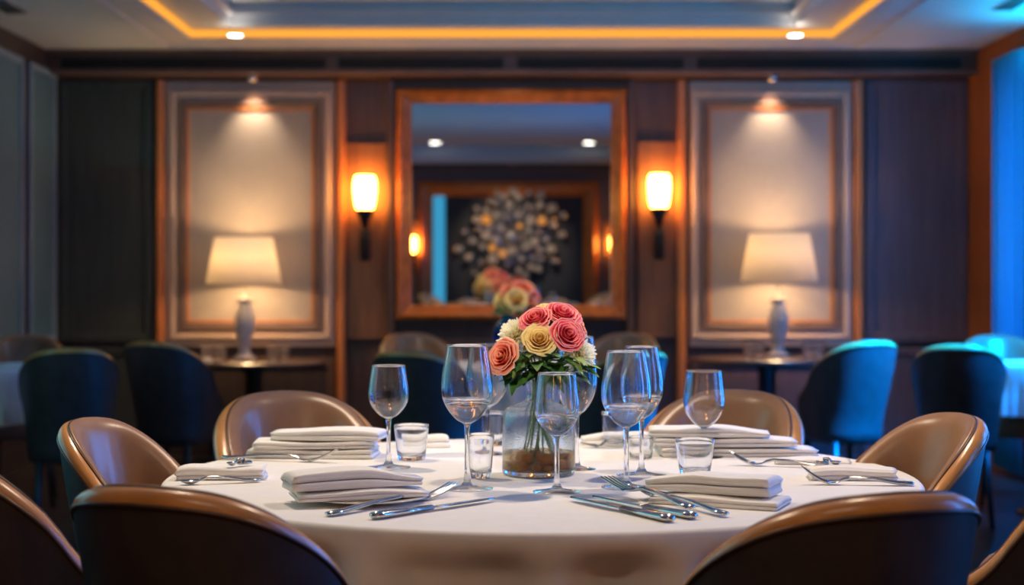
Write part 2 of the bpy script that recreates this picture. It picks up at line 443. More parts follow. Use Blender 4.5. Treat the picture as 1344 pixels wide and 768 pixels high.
# bays at each side of the mirror, outer edges in glow orange copper
yo = YB - .05
tc_ = 50
for (a, b) in ((443, 453), (508, 519), (823, 832), (889, 900)):
    struct('trim_%d' % tc_, B(X(a, yo), X(b, yo), yo - .03, YB, .14, Z(104, yo)), M['copper_trim' if a in (443, 889) else 'wood_wall'], bevel=.012); tc_ += 1
struct('trim_%d' % tc_, B(X(520, yo), X(822, yo), YB - .02, YB, Z(430, yo), Z(106, yo)), M['wood_wall']); tc_ += 1

# wall lights
def sconce(px, py, d, label, s=1., rz=0, pos=None, group='torch shaped wall lights'):
    k = d / F
    y = YB if pos is None else pos[1]
    loc = (X(px, YB - .12), YB, Z(py, YB - .12)) if pos is None else pos     # origin: shade bottom on the wall
    t = thing('wall_light', label, 'wall light', loc, rz, group)
    B(-.135, .135, -.03, 0, -.85, .44).build('backboard', M['board'], t, smooth=False, bevel=.012)
    frame_mb(-.135, .135, -.85, .44, .014, -.04, -.03).build('board_edge', M['board'], t, smooth=False, bevel=.004)
    pr = [(0, 0), (.052, 0), (.064, .04), (.073, .12), (.073, .17), (.066, .21), (.058, .218), (0, .218)]
    MB().lathe([tuple(p) for p in pr], 28, (0, -.13, 0)).build('shade', M['sconce_glow'], t)
    MB().lathe([(0, -.005), (.06, 0), (.058, -.03), (.03, -.07), (.02, -.12), (0, -.125)], 24, (0, -.13, 0)).build('cup', M['iron'], t)
    MB().lathe([(0, -.12), (.03, -.13), (.034, -.2), (.036, -.31), (.030, -.335), (0, -.34)], 20, (0, -.13, 0)).build('torch_handle', M['iron'], t)
    B(-.025, .025, -.14, -.03, -.25, -.17).build('bracket', M['iron'], t, smooth=False, bevel=.005)
    return t
sconce(479, 275, YB, 'torch wall light with glowing shade between mirror and olive side linen panel')
sconce(865, 273, YB, 'torch wall light with glowing shade between mirror and plum side linen panel')

# the mirror
def make_mirror():
    d = YB - .03
    x0, x1, z0, z1 = X(521, d), X(821, d), Z(420, d), Z(117, d)
    w = (x1 - x0) / 2; h = z1 - z0
    t = thing('wall_mirror', 'large square wall mirror in a red brown wooden frame between two wall lights', 'mirror', ((x0 + x1) / 2, d, z0))
    rows = []
    for (off, yy) in ((0, 0), (0, -.05), (.012, -.065), (.035, -.07), (.055, -.045), (.075, -.04), (.096, -.02), (.1, -.006)):
        rows.append([(-w + off, yy, off), (w - off, yy, off), (w - off, yy, h - off), (-w + off, yy, h - off)])
    MB().loft(rows, closed_u=True).build('mirror_frame', M['frame_wood'], t, smooth=False, bevel=.003)
    tilt = math.radians(.26); sh = (h / 2) * math.tan(tilt); i = .097
    yb, yt = -.010 + sh, -.010 - sh
    mb = MB().add([(-w + i, yb, i), (w - i, yb, i), (w - i, yt, h - i), (-w + i, yt, h - i)], [(0, 1, 2, 3)])
    mb.build('mirror_pane', M['mirror'], t, smooth=False)
make_mirror()

# spot fixtures under the bulkhead
def spot_fix(px, label):
    d = 10.34; x = X(px, d)
    t = thing('ceiling_spot', label, 'spotlight', (x, d, zbk), 0, 'small spots over the linen panels')
    MB().lathe([(0, 0), (.03, 0), (.03, -.012), (.026, -.045), (.02, -.045), (0, -.040)], 20).build('housing', M['chrome'], t)
    return Vector((x, d, zbk))
s1 = spot_fix(331, 'small round spotlight above the linen panel nearer the olive wall panel')
s2 = spot_fix(1014, 'small round spotlight above the linen panel nearer the plum wall panel')

# ------------------------------------------------------------------ wall behind the camera (seen in the mirror)
DO = 2 * YB - YF
def OX(px): return (px - 672) * DO / F
def OZ(py): return EYE - (py + 19 - HY) * DO / F
struct('trim_60', B(-XW, XW, YF, YF + .2, OZ(222), ZC), M['wood_wall'])
struct('trim_61', B(-XW + .3, -.06, YF + .2, YF + .21, OZ(213), OZ(205)), M['vent_dark'])
struct('trim_62', B(.06, XW - .3, YF + .2, YF + .21, OZ(213), OZ(205)), M['vent_dark'])
fx0, fx1, fz0, fz1 = OX(550), OX(784), .35, OZ(231)
t = thing('dark_alcove', 'dark navy alcove in a wide copper brown frame, reflected in the mirror', 'alcove', ((fx0 + fx1) / 2, YF, fz0))
w = (fx1 - fx0) / 2; h = fz1 - fz0
rows = []
for (off, yy) in ((0, 0), (0, .06), (.05, .09), (.14, .07), (.2, .02), (.2, 0)):
    rows.append([(-w + off, yy, off), (w - off, yy, off), (w - off, yy, h - off), (-w + off, yy, h - off)])
MB().loft(rows, closed_u=True).build('alcove_frame', M['frame_wood'], t, smooth=False)
B(-w + .2, w - .2, .002, .012, .2, h - .2).build('navy_panel', M['navy'], t, smooth=False)
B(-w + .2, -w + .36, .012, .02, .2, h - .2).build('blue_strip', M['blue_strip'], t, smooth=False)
# sunburst
sb = thing('sunburst_ornament', 'large sunburst ornament of rods and round beads, reflected in the mirror', 'wall ornament', (OX(671), YF + .02, OZ(304)))
MB().lathe([(0, -.10), (.06, -.085), (.10, -.05), (.11, 0), (.10, .05), (.06, .085), (0, .10)], 20).xf(Matrix.Translation((0, .16, 0)) @ Matrix.Rotation(PI / 2, 4, 'X')).build('hub', M['chrome'], sb)
for k in range(64):
    a = k * 2.39996; q = math.sqrt((k + 2.5) / 66)
    r = .70 * q * (1 + .10 * math.sin(k * 7.7)); dep = .16 + .30 * (1 - q)
    p = Vector((r * math.cos(a), dep, r * math.sin(a)))
    MB().tube([(0, .16, 0), p], .009, 6).build('rod', M['chrome'], sb)
    br_ = .036 + .030 * rnd.random()
    dq = (p - Vector((0, .16, 0))).normalized().to_track_quat('Z', 'Y').to_matrix().to_4x4()
    MB().lathe([(0, -1.4), (.38, -1.1), (.71, -.71), (.92, -.38), (1, 0), (.92, .38), (.71, .71), (.38, .92), (0, 1)], 16).xf(Matrix.Translation(p) @ dq @ Matrix.Scale(br_, 4)).build('bead', M['globe_amber'] if k in (3, 7, 12, 22, 29) else M['globe_silver' if k % 3 else 'chrome'], sb)
zs_ = OZ(324)
sconce(0, 0, 0, 'torch wall light on the wall opposite, in the mirror edge nearer the window', pos=(OX(806), YF, zs_), rz=PI)
sconce(0, 0, 0, 'torch wall light on the wall opposite, in the mirror edge nearer the teal wall', pos=(OX(541), YF, zs_), rz=PI)

# ------------------------------------------------------------------ chairs
CH_TOP = .855; SEAT = .45; BOT = .35
def chair_geo():
    a, b, T = .222, .205, .046
    NU = 64
    pts = []
    def plan(u):                      # u in -1..1 ; returns point and outward normal on the outer plan curve
        s = -1 if u < 0 else 1; v = abs(u)
        if v < .62:
            ph = v / .62 * PI / 2; p = .84
            x = a * (math.sin(ph) ** p); y = -b * (math.cos(ph) ** p)
        else:
            x = a * (1 - .10 * ((v - .62) / .38) ** 2); y = (v - .62) / .38 * .20
        return Vector((s * x, y, 0))
    us = [-1 + 2 * k / NU for k in range(NU + 1)]
    P = [plan(u) for u in us]
    Nn = []
    for i in range(len(us)):
        t = P[min(i + 1, NU)] - P[max(i - 1, 0)]
        n = Vector((t.y, -t.x, 0)).normalized()
        Nn.append(n)
    # fix corner sign: outward
    for i, n in enumerate(Nn):
        if n.dot(P[i] - Vector((0, .05, 0))) < 0: Nn[i] = -n
    def top(u):
        v = abs(u)
        arm = .56
        Hs = .165
        if v < .62:
            sx = math.sin(v / .62 * PI / 2) ** .84
            z = CH_TOP - .006 * sx - Hs * (1 - max(0, 1 - sx ** 3.4) ** (1 / 2.7))
        else:
            z = arm + (CH_TOP - .006 - Hs - arm) * math.exp(-(v - .62) * 5.5)
        if v > .86: z -= (z - SEAT + .01) * (1 - math.sqrt(max(0, 1 - ((v - .86) / .14) ** 2)))
        return z
    def pos(i, off, z):
        s = .80 + .20 * sst(BOT, .84, z)
        q = P[i] * s - Nn[i] * off
        lean = -.085 * max(0, (z - SEAT) / (CH_TOP - SEAT)) * max(0, math.cos(us[i] * PI / 1.24)) if abs(us[i]) < .62 else 0
        return Vector((q.x, q.y + lean, z))
    outer, rim, inner, l1, l2 = [], [], [], [], []
    for i, u in enumerate(us):
        zt = top(u); r = T / 2
        zo = zt - r * .55
        col = [pos(i, .03, BOT - .004), pos(i, .004, BOT + .01)] + [pos(i, 0, BOT + .01 + (zo - BOT - .01) * k / 10) for k in range(1, 11)]
        outer.append(col)
        rc = []
        for k in range(8):
            an = PI * .58 * k / 7
            rc.append(pos(i, r - (r + .002) * math.cos(an), zo + r * .95 * math.sin(an)))
        rim.append(rc)
        zb = SEAT - .03; oe = r - (r + .002) * math.cos(PI * .58); ze = zo + r * .95 * math.sin(PI * .58)
        dz = zo - zb
        cp = [(oe - .001, ze - .004), (oe + .008, ze + .003), (T + .012, zo + .008), (T + .022, zo - .025), (T + .028, zo - .25 * dz), (T + .026, zo - .6 * dz), (T + .010, zb)]
        ic = [pos(i, q[0], q[1]) for q in crom([(a_, b_, 0) for a_, b_ in cp], 4)]
        inner.append(ic)
        l1.append(pos(i, -.002, zo)); l2.append(pos(i, oe, ze + .0005))
    return outer, rim, inner, l1, l2, P, us
def make_chair(name, label, loc, rz, group):
    t = thing(name, label, 'chair', loc, rz, group)
    outer, rim, inner, l1, l2, P, us = chair_geo()
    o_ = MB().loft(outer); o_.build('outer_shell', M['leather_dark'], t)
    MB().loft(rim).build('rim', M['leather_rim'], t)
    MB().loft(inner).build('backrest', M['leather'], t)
    MB().tube(l1, .0032, 6).build('outer_piping', M['piping'], t)
    MB().tube(l2, .0026, 6).build('inner_piping', M['piping'], t)
    # seat: rounded cushion following the inner plan
    ring_ = []
    for p in P: ring_.append(Vector((p.x * .74, p.y * .74, 0)))
    fr_ = [Vector((x, .20 + .03 * math.cos(x / .17 * PI / 2), 0)) for x in [(.155 - .31 * k / 12) for k in range(13)]]
    ring_ = ring_ + fr_[1:-1]
    rows = []
    for (s, z) in ((.02, BOT), (.9, BOT), (.98, BOT + .02), (1.0, SEAT - .03), (.97, SEAT - .006), (.86, SEAT + .012), (.5, SEAT + .024), (.02, SEAT + .028)):
        rows.append([(p.x * s, .03 + (p.y - .03) * s, z) for p in ring_])
    MB().loft(rows, closed_u=True).build('seat', M['leather'], t)
    for sx in (-1, 1):
        for sy in (-1, 1):
            x, y = sx * .125, .02 + sy * .13
            MB().tube([(x, y, BOT + .01), (x + sx * .012, y + sy * .012, BOT * .5), (x + sx * .028, y + sy * .03, 0)], [.019, .016, .011], 10).build('leg', M['black'], t)
    return t
REAR = .275
_proto = [None]
def chair(px, d, dirx, diry, label, group, name='tub_chair', sc=1.0, xs=1.0, ctr=None, zs=1.0):
    L = math.hypot(dirx, diry); dx, dy = dirx / L, diry / L
    loc = (X(px, d) + dx * REAR * sc, d + dy * REAR * sc, 0) if ctr is None else (ctr[0], ctr[1], 0)
    rz = math.atan2(-dx, dy)
    if _proto[0] is None:
        _proto[0] = make_chair(name, label, loc, rz, group); o = _proto[0]
    else:
        o = dup(_proto[0], loc, rz, label, group); 
        o.name = name
    o.scale = (sc * xs, sc, zs)
    return o
GF = 'tub chairs round the front table'; GB = 'tub chairs in the room behind'
CH = []
CH.append(chair(180, 2.20, .40, 1, 'dark backed leather tub chair at the front table, back to the viewer, away from window', GF, sc=.95))
CH.append(chair(1192, 2.13, -.38, 1, 'dark backed leather tub chair at the front table, back to the viewer, nearer the window', GF, sc=1))
CH.append(chair(104, 3.32, 1, -.4, 'tan leather tub chair with a blue sheen at the table side facing the window', GF, sc=.74))
CH.append(chair(1266, 3.44, -1, -.4, 'tan leather tub chair at the table side nearest the window, backed by dark chair legs', GF, sc=.81))
CH.append(chair(367, 4.15, .42, -1, 'tan leather tub chair behind the tall napkin stack with the fork leaning on it', GF, sc=1))
CH.append(chair(970, 4.20, -.42, -1, 'tan leather tub chair behind the table, next to the small wine glass by the tumbler', GF, sc=1))
CH.append(chair(0, 0, 1, .55, 'tub chair cut by the picture edge, its orange rim sweeping down beside the dark back', GF, sc=.95, ctr=(-.82, 2.72), zs=1.08))
CH.append(chair(0, 0, -1, .55, 'tub chair arm curving up at the bottom picture corner below the window', GF, sc=.95, ctr=(.90, 2.72), zs=1.08))
CH.append(chair(92, 6.85, -.30, 1, 'dark backed tub chair in front of the cloth table by the teal wall', GB))
CH.append(chair(35, 8.5, .25, -1, 'brown tub chair against the teal wall behind the small cloth table', GB))
CH.append(chair(193, 7.6, .30, 1, 'dark backed tub chair in front of the lamp table near the olive panel', GB))
CH.append(chair(526, 6.55, .45, 1, 'black backed tub chair at the middle table, behind the small wine glass', GB))
CH.append(chair(535, 8.85, .4, -1, 'tan tub chair facing the viewer beyond the black backed chair at the middle table', GB))
CH.append(chair(848, 6.55, -.7, 1, 'tub chair at the middle table with a blue lit outer side, behind the tall glasses', GB))
CH.append(chair(828, 8.85, -.4, -1, 'tan tub chair facing the viewer beyond the blue sided chair at the middle table', GB))
CH.append(chair(1150, 7.7, -.38, 1, 'bright blue lit tub chair in front of the lamp table near the plum panel', GB))
CH.append(chair(1258, 7.25, .28, 1, 'dark backed tub chair in front of the small cloth table by the window', GB))
CH.append(chair(1305, 8.55, -.1, -1, 'blue lit tub chair beside the window behind the small cloth table', GB))

# ------------------------------------------------------------------ tables and cloths
def cloth_mesh(R, ztop, zbot, seed, amp=.03, n=180, nf=(17, 26, 7), lifts=()):
    r_ = random.Random(seed); ph = [r_.random() * 6.28 for _ in range(6)]
    rows = []; 
    prof = [(0.02, 0), (.3, 0), (.6, 0), (.85, 0), (.95, 0), (.985, -.0005)]
    for fr, z in prof:
        rows.append([(R * fr * math.cos(2 * PI * k / n), R * fr * math.sin(2 * PI * k / n), ztop + z) for k in range(n)])
    H = ztop - zbot
    for j in range(1, 6):
        an = PI / 2 * j / 5
        rows.append([((R - .012 + .014 * math.sin(an)) * math.cos(2 * PI * k / n), (R - .012 + .014 * math.sin(an)) * math.sin(2 * PI * k / n), ztop - .014 * (1 - math.cos(an))) for k in range(n)])
    for j in range(1, 13):
        f = j / 12; row = []
        for k in range(n):
            th = 2 * PI * k / n
            w = .8 * (1 - 2 * abs(math.sin(nf[0] * .5 * th + ph[0] + .7 * math.sin(3 * th + ph[3]))) ** .75) + .35 * math.sin(nf[1] * th + ph[1] + .6 * math.sin(2 * th + ph[4])) + .3 * math.sin(nf[2] * th + ph[2])
            fold = max(-1.25, min(.15, .62 * w - .5))
            Hk = H
            for (la, lw, lz) in lifts:
                da = abs((th - la + PI) % (2 * PI) - PI)
                Hk = min(Hk, H - lz * (1 - sst(lw * .7, lw * 1.35, da)))
            r = R + .002 + amp * min(1, Hk / .12) * sst(0, .55, f) * fold * (.55 + .6 * f) + .012 * f
            row.append((r * math.cos(th), r * math.sin(th), ztop - .014 - (Hk - .014) * f))
        rows.append(row)
    mb = MB().loft(rows, closed_u=True)
    o = len(mb.v); mb.v.append((0, 0, ztop)); mb.a.append(0)
    for k in range(n): mb.f.append((o, k, (k + 1) % n))
    return mb
def cloth_table(x, y, R, label, clabel, seed, zbot=.22, amp=.03, lifts=()):
    t = thing('round_table', label, 'table', (x, y, 0), 0, 'round tables under cloths')
    MB().lathe([(0, TZ - .03), (R - .085, TZ - .03), (R - .07, TZ - .025), (R - .07, TZ - .006), (R - .08, TZ - .002), (0, TZ - .002)], 64).build('tabletop', M['table_wood'], t)
    MB().lathe([(0, .03), (.045, .03), (.05, .1), (.045, TZ - .035), (0, TZ - .035)], 24).build('pedestal', M['black'], t)
    MB().lathe([(0, 0), (R * .5, 0), (R * .5, .018), (.06, .035), (0, .035)], 40).build('base_plate', M['black'], t)
    c = cloth_mesh(R, TZ, zbot, seed, amp, lifts=lifts).build('tablecloth', M['cloth'])
    c.location = (x, y, 0)
    tag(c, clabel, 'tablecloth', 'white tablecloths')
TX, TY, TR = .06, 3.295, .772
cloth_table(TX, TY, TR, 'large round dining table under the white cloth in front', 'wide white tablecloth draped over the large front table with glasses', 3, .622, .06, [(math.atan2(c_.location.y - TY, c_.location.x - TX), .34, .085) for c_ in CH[2:6]])
cloth_table(0.03, 7.7, .46, 'round table under a cloth in the middle of the room behind', 'white tablecloth on the middle table behind, under the second bouquet', 5, .42, .025)
cloth_table(-2.6, 7.35, .37, 'small round table under a cloth beside the teal wall', 'bluish white tablecloth on the small table beside the teal wall', 8, .5, .02)
cloth_table(2.66, 7.85, .31, 'small round table under a cloth beside the window', 'pale white tablecloth on the small table beside the window', 11, .5, .02)

# ------------------------------------------------------------------ glassware
def smooth_prof(pts, n=4): return [(max(0, v.x), v.y) for v in crom([(p[0], p[1], 0) for p in pts], n)]
def wine_glass(name, label, px, by, ty, rim_w, max_w, foot_w, bowl_y, fill, group='wine glasses on the front table'):
    base = tp(px, by); d = base.y; k = d / F
    H = (by - ty) * k; zb = (by - bowl_y) * k
    rr, rb, rf = rim_w * k / 2, max_w * k / 2, foot_w * k / 2
    rs = .0048
    t = thing(name, label, 'wine glass', (base.x, base.y, TZ + .0006), 0, group)
    bh = H - zb
    bo = [(rs, zb - .012), (rs * 1.5, zb), (.45 * rb, zb + .065 * bh), (.76 * rb, zb + .19 * bh), (.95 * rb, zb + .32 * bh), (rb, zb + .44 * bh), (.975 * rb, zb + .6 * bh), (.5 * (rb * .97 + rr), zb + .8 * bh), (rr, H)]
    bo = smooth_prof(bo, 5)
    th = .0019
    bi = [(max(0, r - th), z) for r, z in bo if z > zb + .028 * bh]
    z0i = bi[0][1]
    inner = list(reversed(bi)) + [(bi[0][0] * .6, z0i - .0018), (0, z0i - .0025)]
    foot = [(0, 0), (rf, 0), (rf, .0015), (rf * .6, .0035), (rf * .22, .0075), (rs * 1.4, .016), (rs, .032)]
    prof = foot + [(rs * .92, zb * .6)] + bo + [(rr - th * .5, H + .0006)] + inner
    MB().lathe(prof, 56).build('glass_body', M['glass'], t)
    if fill:
        zl = zb + fill * bh
        wi = [(r, z) for r, z in bi if z <= zl]
        wp = [(0, z0i - .0021), (bi[0][0] * .6, z0i - .0014)] + [(r + .0003, z) for r, z in wi] + [(0, wi[-1][1])]
        MB().lathe(wp, 56).build('water', M['water'], t)
    return t
wine_glass('wine_glass', 'small stemmed wine glass beside the tumbler, in front of the black backed chair', 510, 614, 480, 44, 53, 58, 550, 0)
wine_glass('wine_glass', 'tallest large wine glass, its foot by the knife tip, filled a little', 613, 642, 453, 53, 68, 68, 557, .34)
wine_glass('wine_glass', 'wine glass standing just behind the tallest glass, beside the coral rose', 640, 596, 452, 42, 56, 50, 535, 0)
wine_glass('wine_glass', 'wine glass standing in front of the flower vase', 731, 646, 490, 50, 59, 63, 573, .36)
wine_glass('wine_glass', 'large wine glass half hidden behind the bouquet and vase', 757, 616, 442, 44, 54, 50, 545, .0)
wine_glass('wine_glass', 'front one of the two tall overlapping wine glasses by the fork tines', 822, 640, 461, 50, 66, 66, 562, .32)
wine_glass('wine_glass', 'rear one of the two tall overlapping wine glasses beside the vase', 842, 624, 455, 42, 57, 66, 550, .34)
wine_glass('wine_glass', 'small wine glass behind the tumbler, in front of the tan chair', 924, 600, 487, 46, 54, 50, 562, .0)

def tumbler(px, by, ty, topw, botw, label, loc=None, dims=None, group='water tumblers on the front table', mat=None):
    if loc is None:
        b = tp(px, by); k = b.y / F; H = (by - ty) * k; r1, r0 = topw * k / 2, botw * k / 2; p = (b.x, b.y, TZ + .0006)
    else: p = loc; H, r1, r0 = dims
    t = thing('tumbler', label, 'tumbler', p, 0, group)
    th = .0018; bt = min(.012, H * .14)
    pr = [(0, .0015), (r0 * .85, 0), (r0 * .96, .001), (r0, .004)]
    for k in range(1, 9): pr.append((r0 + (r1 - r0) * (k / 8) ** .8, .004 + (H - .004) * k / 8))
    pr += [(r1 - th * .5, H + .0006)]
    for k in range(8, 0, -1): pr.append((max(.001, r0 + (r1 - r0) * (k / 8) ** .8 - th), bt + (H - bt) * k / 8))
    pr += [(r0 * .8, bt), (0, bt - .002)]
    MB().lathe(pr, 44).build('tumbler_glass', mat or M['glass'], t)
    return t
tumbler(540, 604, 558, 46, 36, 'short tumbler beside the small stemmed glass near the napkin stack')
tumbler(631, 628, 570, 36, 27, 'slim tumbler standing behind the foot of the tallest wine glass')
tumbler(646, 585, 541, 32, 29, 'tumbler at the far table edge next to the vase')
tumbler(912, 623, 577, 52, 40, 'short tumbler beside the triple napkin stack, behind the rolled napkin')
tumbler(841, 602, 574, 34, 30, 'tiny tumbler behind the stems of the two overlapping glasses')
tumbler(806, 588, 541, 34, 26, 'tumbler at the far table edge by the rolled napkin and dark fork')

# ------------------------------------------------------------------ flower vase
vb = tp(707, 623); VK = vb.y / F
def make_vase():
    t = thing('flower_vase', 'clear glass carafe vase holding roses, brown stones in the bottom', 'vase', (vb.x, vb.y, TZ + .0006))
    R = 48 * VK; zs = (623 - 550) * VK; zt = (623 - 527) * VK; zn = (623 - 491) * VK
    o = [(0, .003), (R * .8, .001), (R * .93, 0), (R, .009), (R, .03), (R, zs * .6), (R * .995, zs), (R * .9, zs + (zt - zs) * .55), (R * .66, zt - .008), (R * .40, zt), (R * .335, zt + .012), (R * .36, zt + (zn - zt) * .5), (R * .46, zn)]
    op = smooth_prof(o, 4)
    th = .0028
    inn = [(max(.001, r - th), z) for r, z in op if z > .012]
    prof = op + [(R * .46 - th * .5, zn + .001)] + list(reversed(inn)) + [(R * .8, .010), (0, .009)]
    MB().lathe(prof, 64).build('vase_glass', M['vase_glass'], t)
    zl = (623 - 593) * VK
    wp = [(0, .0094), (R * .8, .0104)] + [(r + .0003, z) for r, z in inn if z <= zl] + [(R - th + .0003, zl), (0, zl)]
    MB().lathe(wp, 64).build('water', M['amber_water'], t)
    return R, zt, zn
VR, Vzt, Vzn = make_vase()
rs_ = random.Random(5)
peb = []
for k in range(26):
    for tr_ in range(60):
        a = rs_.random() * 6.283; q = math.sqrt(rs_.random()) * (VR - .02); lev = 0 if k < 18 else 1
        p = Vector((q * math.cos(a), q * math.sin(a)))
        s = .010 + .006 * rs_.random()
        if all((p - b[0]).length > (s + b[1]) * (.92) or lev != b[2] for b in peb): break
    else: continue
    peb.append((p, s, lev))
    mb = MB(); rows = []
    for i in range(1, 8):
        la = PI * i / 8
        rows.append([(math.sin(la) * math.cos(2 * PI * j / 12) * (1 + .18 * math.sin(3 * j + k)), math.sin(la) * math.sin(2 * PI * j / 12) * (1 + .15 * math.cos(2 * j + k)), math.cos(la) * .75) for j in range(12)])
    mb.loft(rows, closed_u=True, cap=True)
    mb.xf(Matrix.Rotation(rs_.random() * 6, 4, 'Z') @ Matrix.Scale(s, 4))
    o = mb.build('pebble', M['pebble'])
    o.location = (vb.x + p.x, vb.y + p.y, TZ + .0112 + s * .75 + lev * .016)
    tag(o, 'brown pebble lying in the water at the bottom of the flower vase', 'pebble', 'brown pebbles in the vase')

# ------------------------------------------------------------------ flowers
def rose_mb(R, seed, openness=1.0, n_layers=6):
    r_ = random.Random(seed); mb = MB(); NU, NV = 10, 9
    ga = 0
    for L in range(n_layers):
        f = L / (n_layers - 1)
        npet = 3 if L < 2 else (4 if L < 3 else 5)
        r0 = R * (.13 + .83 * f ** .95); h = R * (1.12 - .30 * f ** 1.6); wid = (1.0 + .5 * (1 - f)) * 2 * PI / npet * .62
        ga += 1.1
        for k in range(npet):
            a0 = ga + 2 * PI * k / npet + r_.uniform(-.15, .15); hh = h * r_.uniform(.94, 1.06); curl = (.08 + .42 * f) * openness * r_.uniform(.7, 1.3)
            rows = []; at_ = []
            for j in range(NV + 1):
                v = j / NV
                row = []
                for i in range(NU + 1):
                    u = -1 + 2 * i / NU
                    ww = wid * (.55 + .45 * math.sin(min(1, v * 1.25) * PI / 2)) * math.sqrt(max(0, 1 - (max(0, v - .55) / .52) ** 2 * .0))
                    edge = 1 - .16 * abs(u) ** 3
                    vv = v * edge
                    rr = r0 * (.32 + .72 * math.sin(min(1, vv * 1.5) * PI / 2)) + R * curl * max(0, vv - .62) ** 1.3 * 1.9
                    z = hh * (vv - .0) - R * curl * max(0, vv - .78) ** 1.2 * 3.2
                    rr *= 1 + .03 * math.sin(u * 7 + L + k)
                    th = a0 + u * ww + .12 * u * 0
                    rr += R * .03 * u                          # overlap spiral
                    row.append((rr * math.cos(th), rr * math.sin(th), z)); at_.append(min(1, .05 + .95 * v ** 2.2) if j else .01)
                rows.append(row)
            mb.loft(rows, a=at_)
    return mb
def mum_mb(R, seed, n=110):
    r_ = random.Random(seed); mb = MB()
    for k in range(n):
        f = (k + .5) / n; a = k * 2.39996; el = (PI / 2) * (1 - f * 1.12)
        L = R * (.75 + .3 * f) * r_.uniform(.9, 1.08); w = R * .10
        dr = Vector((math.cos(a) * math.cos(el), math.sin(a) * math.cos(el), math.sin(el)))
        sd = Vector((-math.sin(a), math.cos(a), 0)); up = dr.cross(sd)
        rows = []; at_ = []
        for j in range(5):
            v = j / 4; c = dr * (L * v) + up * (-.14 * L * v * v) + Vector((0, 0, .12 * R * v))
            ww = w * (.5 + .9 * math.sin(v * PI * .8)) if j < 4 else w * .25
            rows.append([c - sd * ww + up * ww * -.4, c, c + sd * ww + up * ww * -.4]); at_ += [max(.02, v)] * 3
        mb.loft(rows, a=at_)
    return mb
def leaf_mb(mb, p, dirv, L, W, droop=.3):
    d = Vector(dirv).normalized(); s = d.cross(Vector((0, 0, 1)))
    if s.length < 1e-4: s = Vector((1, 0, 0))
    s.normalize(); up = s.cross(d); rows = []
    for j in range(9):
        v = j / 8; w = W * (math.sin(PI * v ** .8)) * .5 + .0003
        c = Vector(p) + d * (L * v) - Vector((0, 0, 1)) * (droop * L * v * v)
        se = 1 + .12 * (j % 2)
        rows.append([c - s * w * se + up * w * .35, c - s * w * .5 + up * w * .1, c, c + s * w * .5 + up * w * .1, c + s * w * se + up * w * .35])
    mb.loft(rows); return mb
def aim(head, tilt):  # matrix: local +Z to tilt direction at head
    t = Vector(tilt).normalized(); q = t.to_track_quat('Z', 'Y'); return Matrix.Translation(head) @ q.to_matrix().to_4x4()
neck = Vector((vb.x, vb.y, TZ + Vzt + .02))
def flower(kind, px, py, dy, Rpx, tilt, mat, label, seed, stem_foot, group='cut flowers in the front vase', base=None, k=None, neck_=None):
    d = (vb.y if base is None else base) + dy; kk = d / F
    head = at(px, py, d); R = Rpx * kk
    t = thing(kind, label, 'flower', head, 0, group)
    Mx = aim((0, 0, 0), tilt)
    T = Vector(tilt).normalized()
    if kind == 'rose':
        mb = rose_mb(R, seed); mb.xf(Mx @ Matrix.Translation((0, 0, -R * .55)))
    else:
        mb = mum_mb(R, seed); mb.xf(Mx @ Matrix.Translation((0, 0, -R * .35)))
    mb.build('blossom', mat, t)
    cal = -T * (R * .56)
    sp = MB()
    for q in range(5):
        a = q * 1.2566
        v = (T.orthogonal().normalized() @ Matrix.Rotation(a, 3, T)) if False else Vector((math.cos(a), math.sin(a), .25))
        v = (Mx.to_3x3() @ v)
        leaf_mb(sp, cal, v, R * .75, R * .3, .1)
    sp.build('sepals', M['leaf'], t)
    nk = (neck if neck_ is None else neck_) + Vector(((rnd.random() - .5) * .022, (rnd.random() - .5) * .022, 0)) - Vector(head)
    ft = Vector(stem_foot) + (vb if base is None else Vector((0, 0, 0))) - Vector(head)
    pts = crom([cal, cal * .4 + nk * .6 + Vector((0, 0, .012)), nk, ft], 6)
    MB().tube(pts, .0023, 7).build('stem', M['stem'], t)
    return t
fz = .022
FB = lambda a, q: (q * math.cos(a), q * math.sin(a), fz + .004)
RP, RC, RY, MW = M['rose_pink'], M['rose_coral'], M['rose_yellow'], M['mum_white']
flower('rose', 708, 445, -.062, 19, (-.02, -.9, .42), RY, 'cream yellow rose at the front centre of the bouquet', 1, FB(3.6, .035))
flower('rose', 703, 419, -.03, 19, (-.28, -.6, .75), RP, 'pink rose directly above the cream yellow rose', 2, FB(5.0, .03))
flower('rose', 738, 413, -.012, 21, (.22, -.55, .8), RP, 'largest pink rose at the top of the bouquet on the window side', 3, FB(.5, .04))
flower('rose', 745, 440, -.055, 20, (.35, -.85, .45), RP, 'deep pink rose beside the cream yellow rose, above the white flower', 4, FB(5.6, .045))
flower('rose', 716, 409, .03, 19, (-.05, -.1, 1), RY, 'pale yellow rose at the very top behind the pink roses', 5, FB(1.6, .03))
flower('rose', 660, 468, -.075, 20, (-.62, -.75, .3), RC, 'coral rose hanging lowest, beside the tallest wine glass', 6, FB(4.2, .02))
flower('rose', 688, 447, .0, 15, (-.4, -.6, .6), RY, 'small yellow rose between coral rose and the cream yellow rose', 8, FB(3.0, .02))
flower('chrysanthemum', 673, 438, -.02, 27, (-.6, -.55, .6), MW, 'creamy white shaggy flower above the coral rose', 7, FB(2.6, .04))
flower('chrysanthemum', 765, 463, -.03, 25, (.7, -.6, .35), MW, 'white shaggy flower on the window side below the deep pink rose', 9, FB(.1, .045))
flower('rose', 757, 426, .03, 16, (.7, -.2, .6), RC, 'coral rose peeking out behind the deep pink rose', 10, FB(.9, .05))
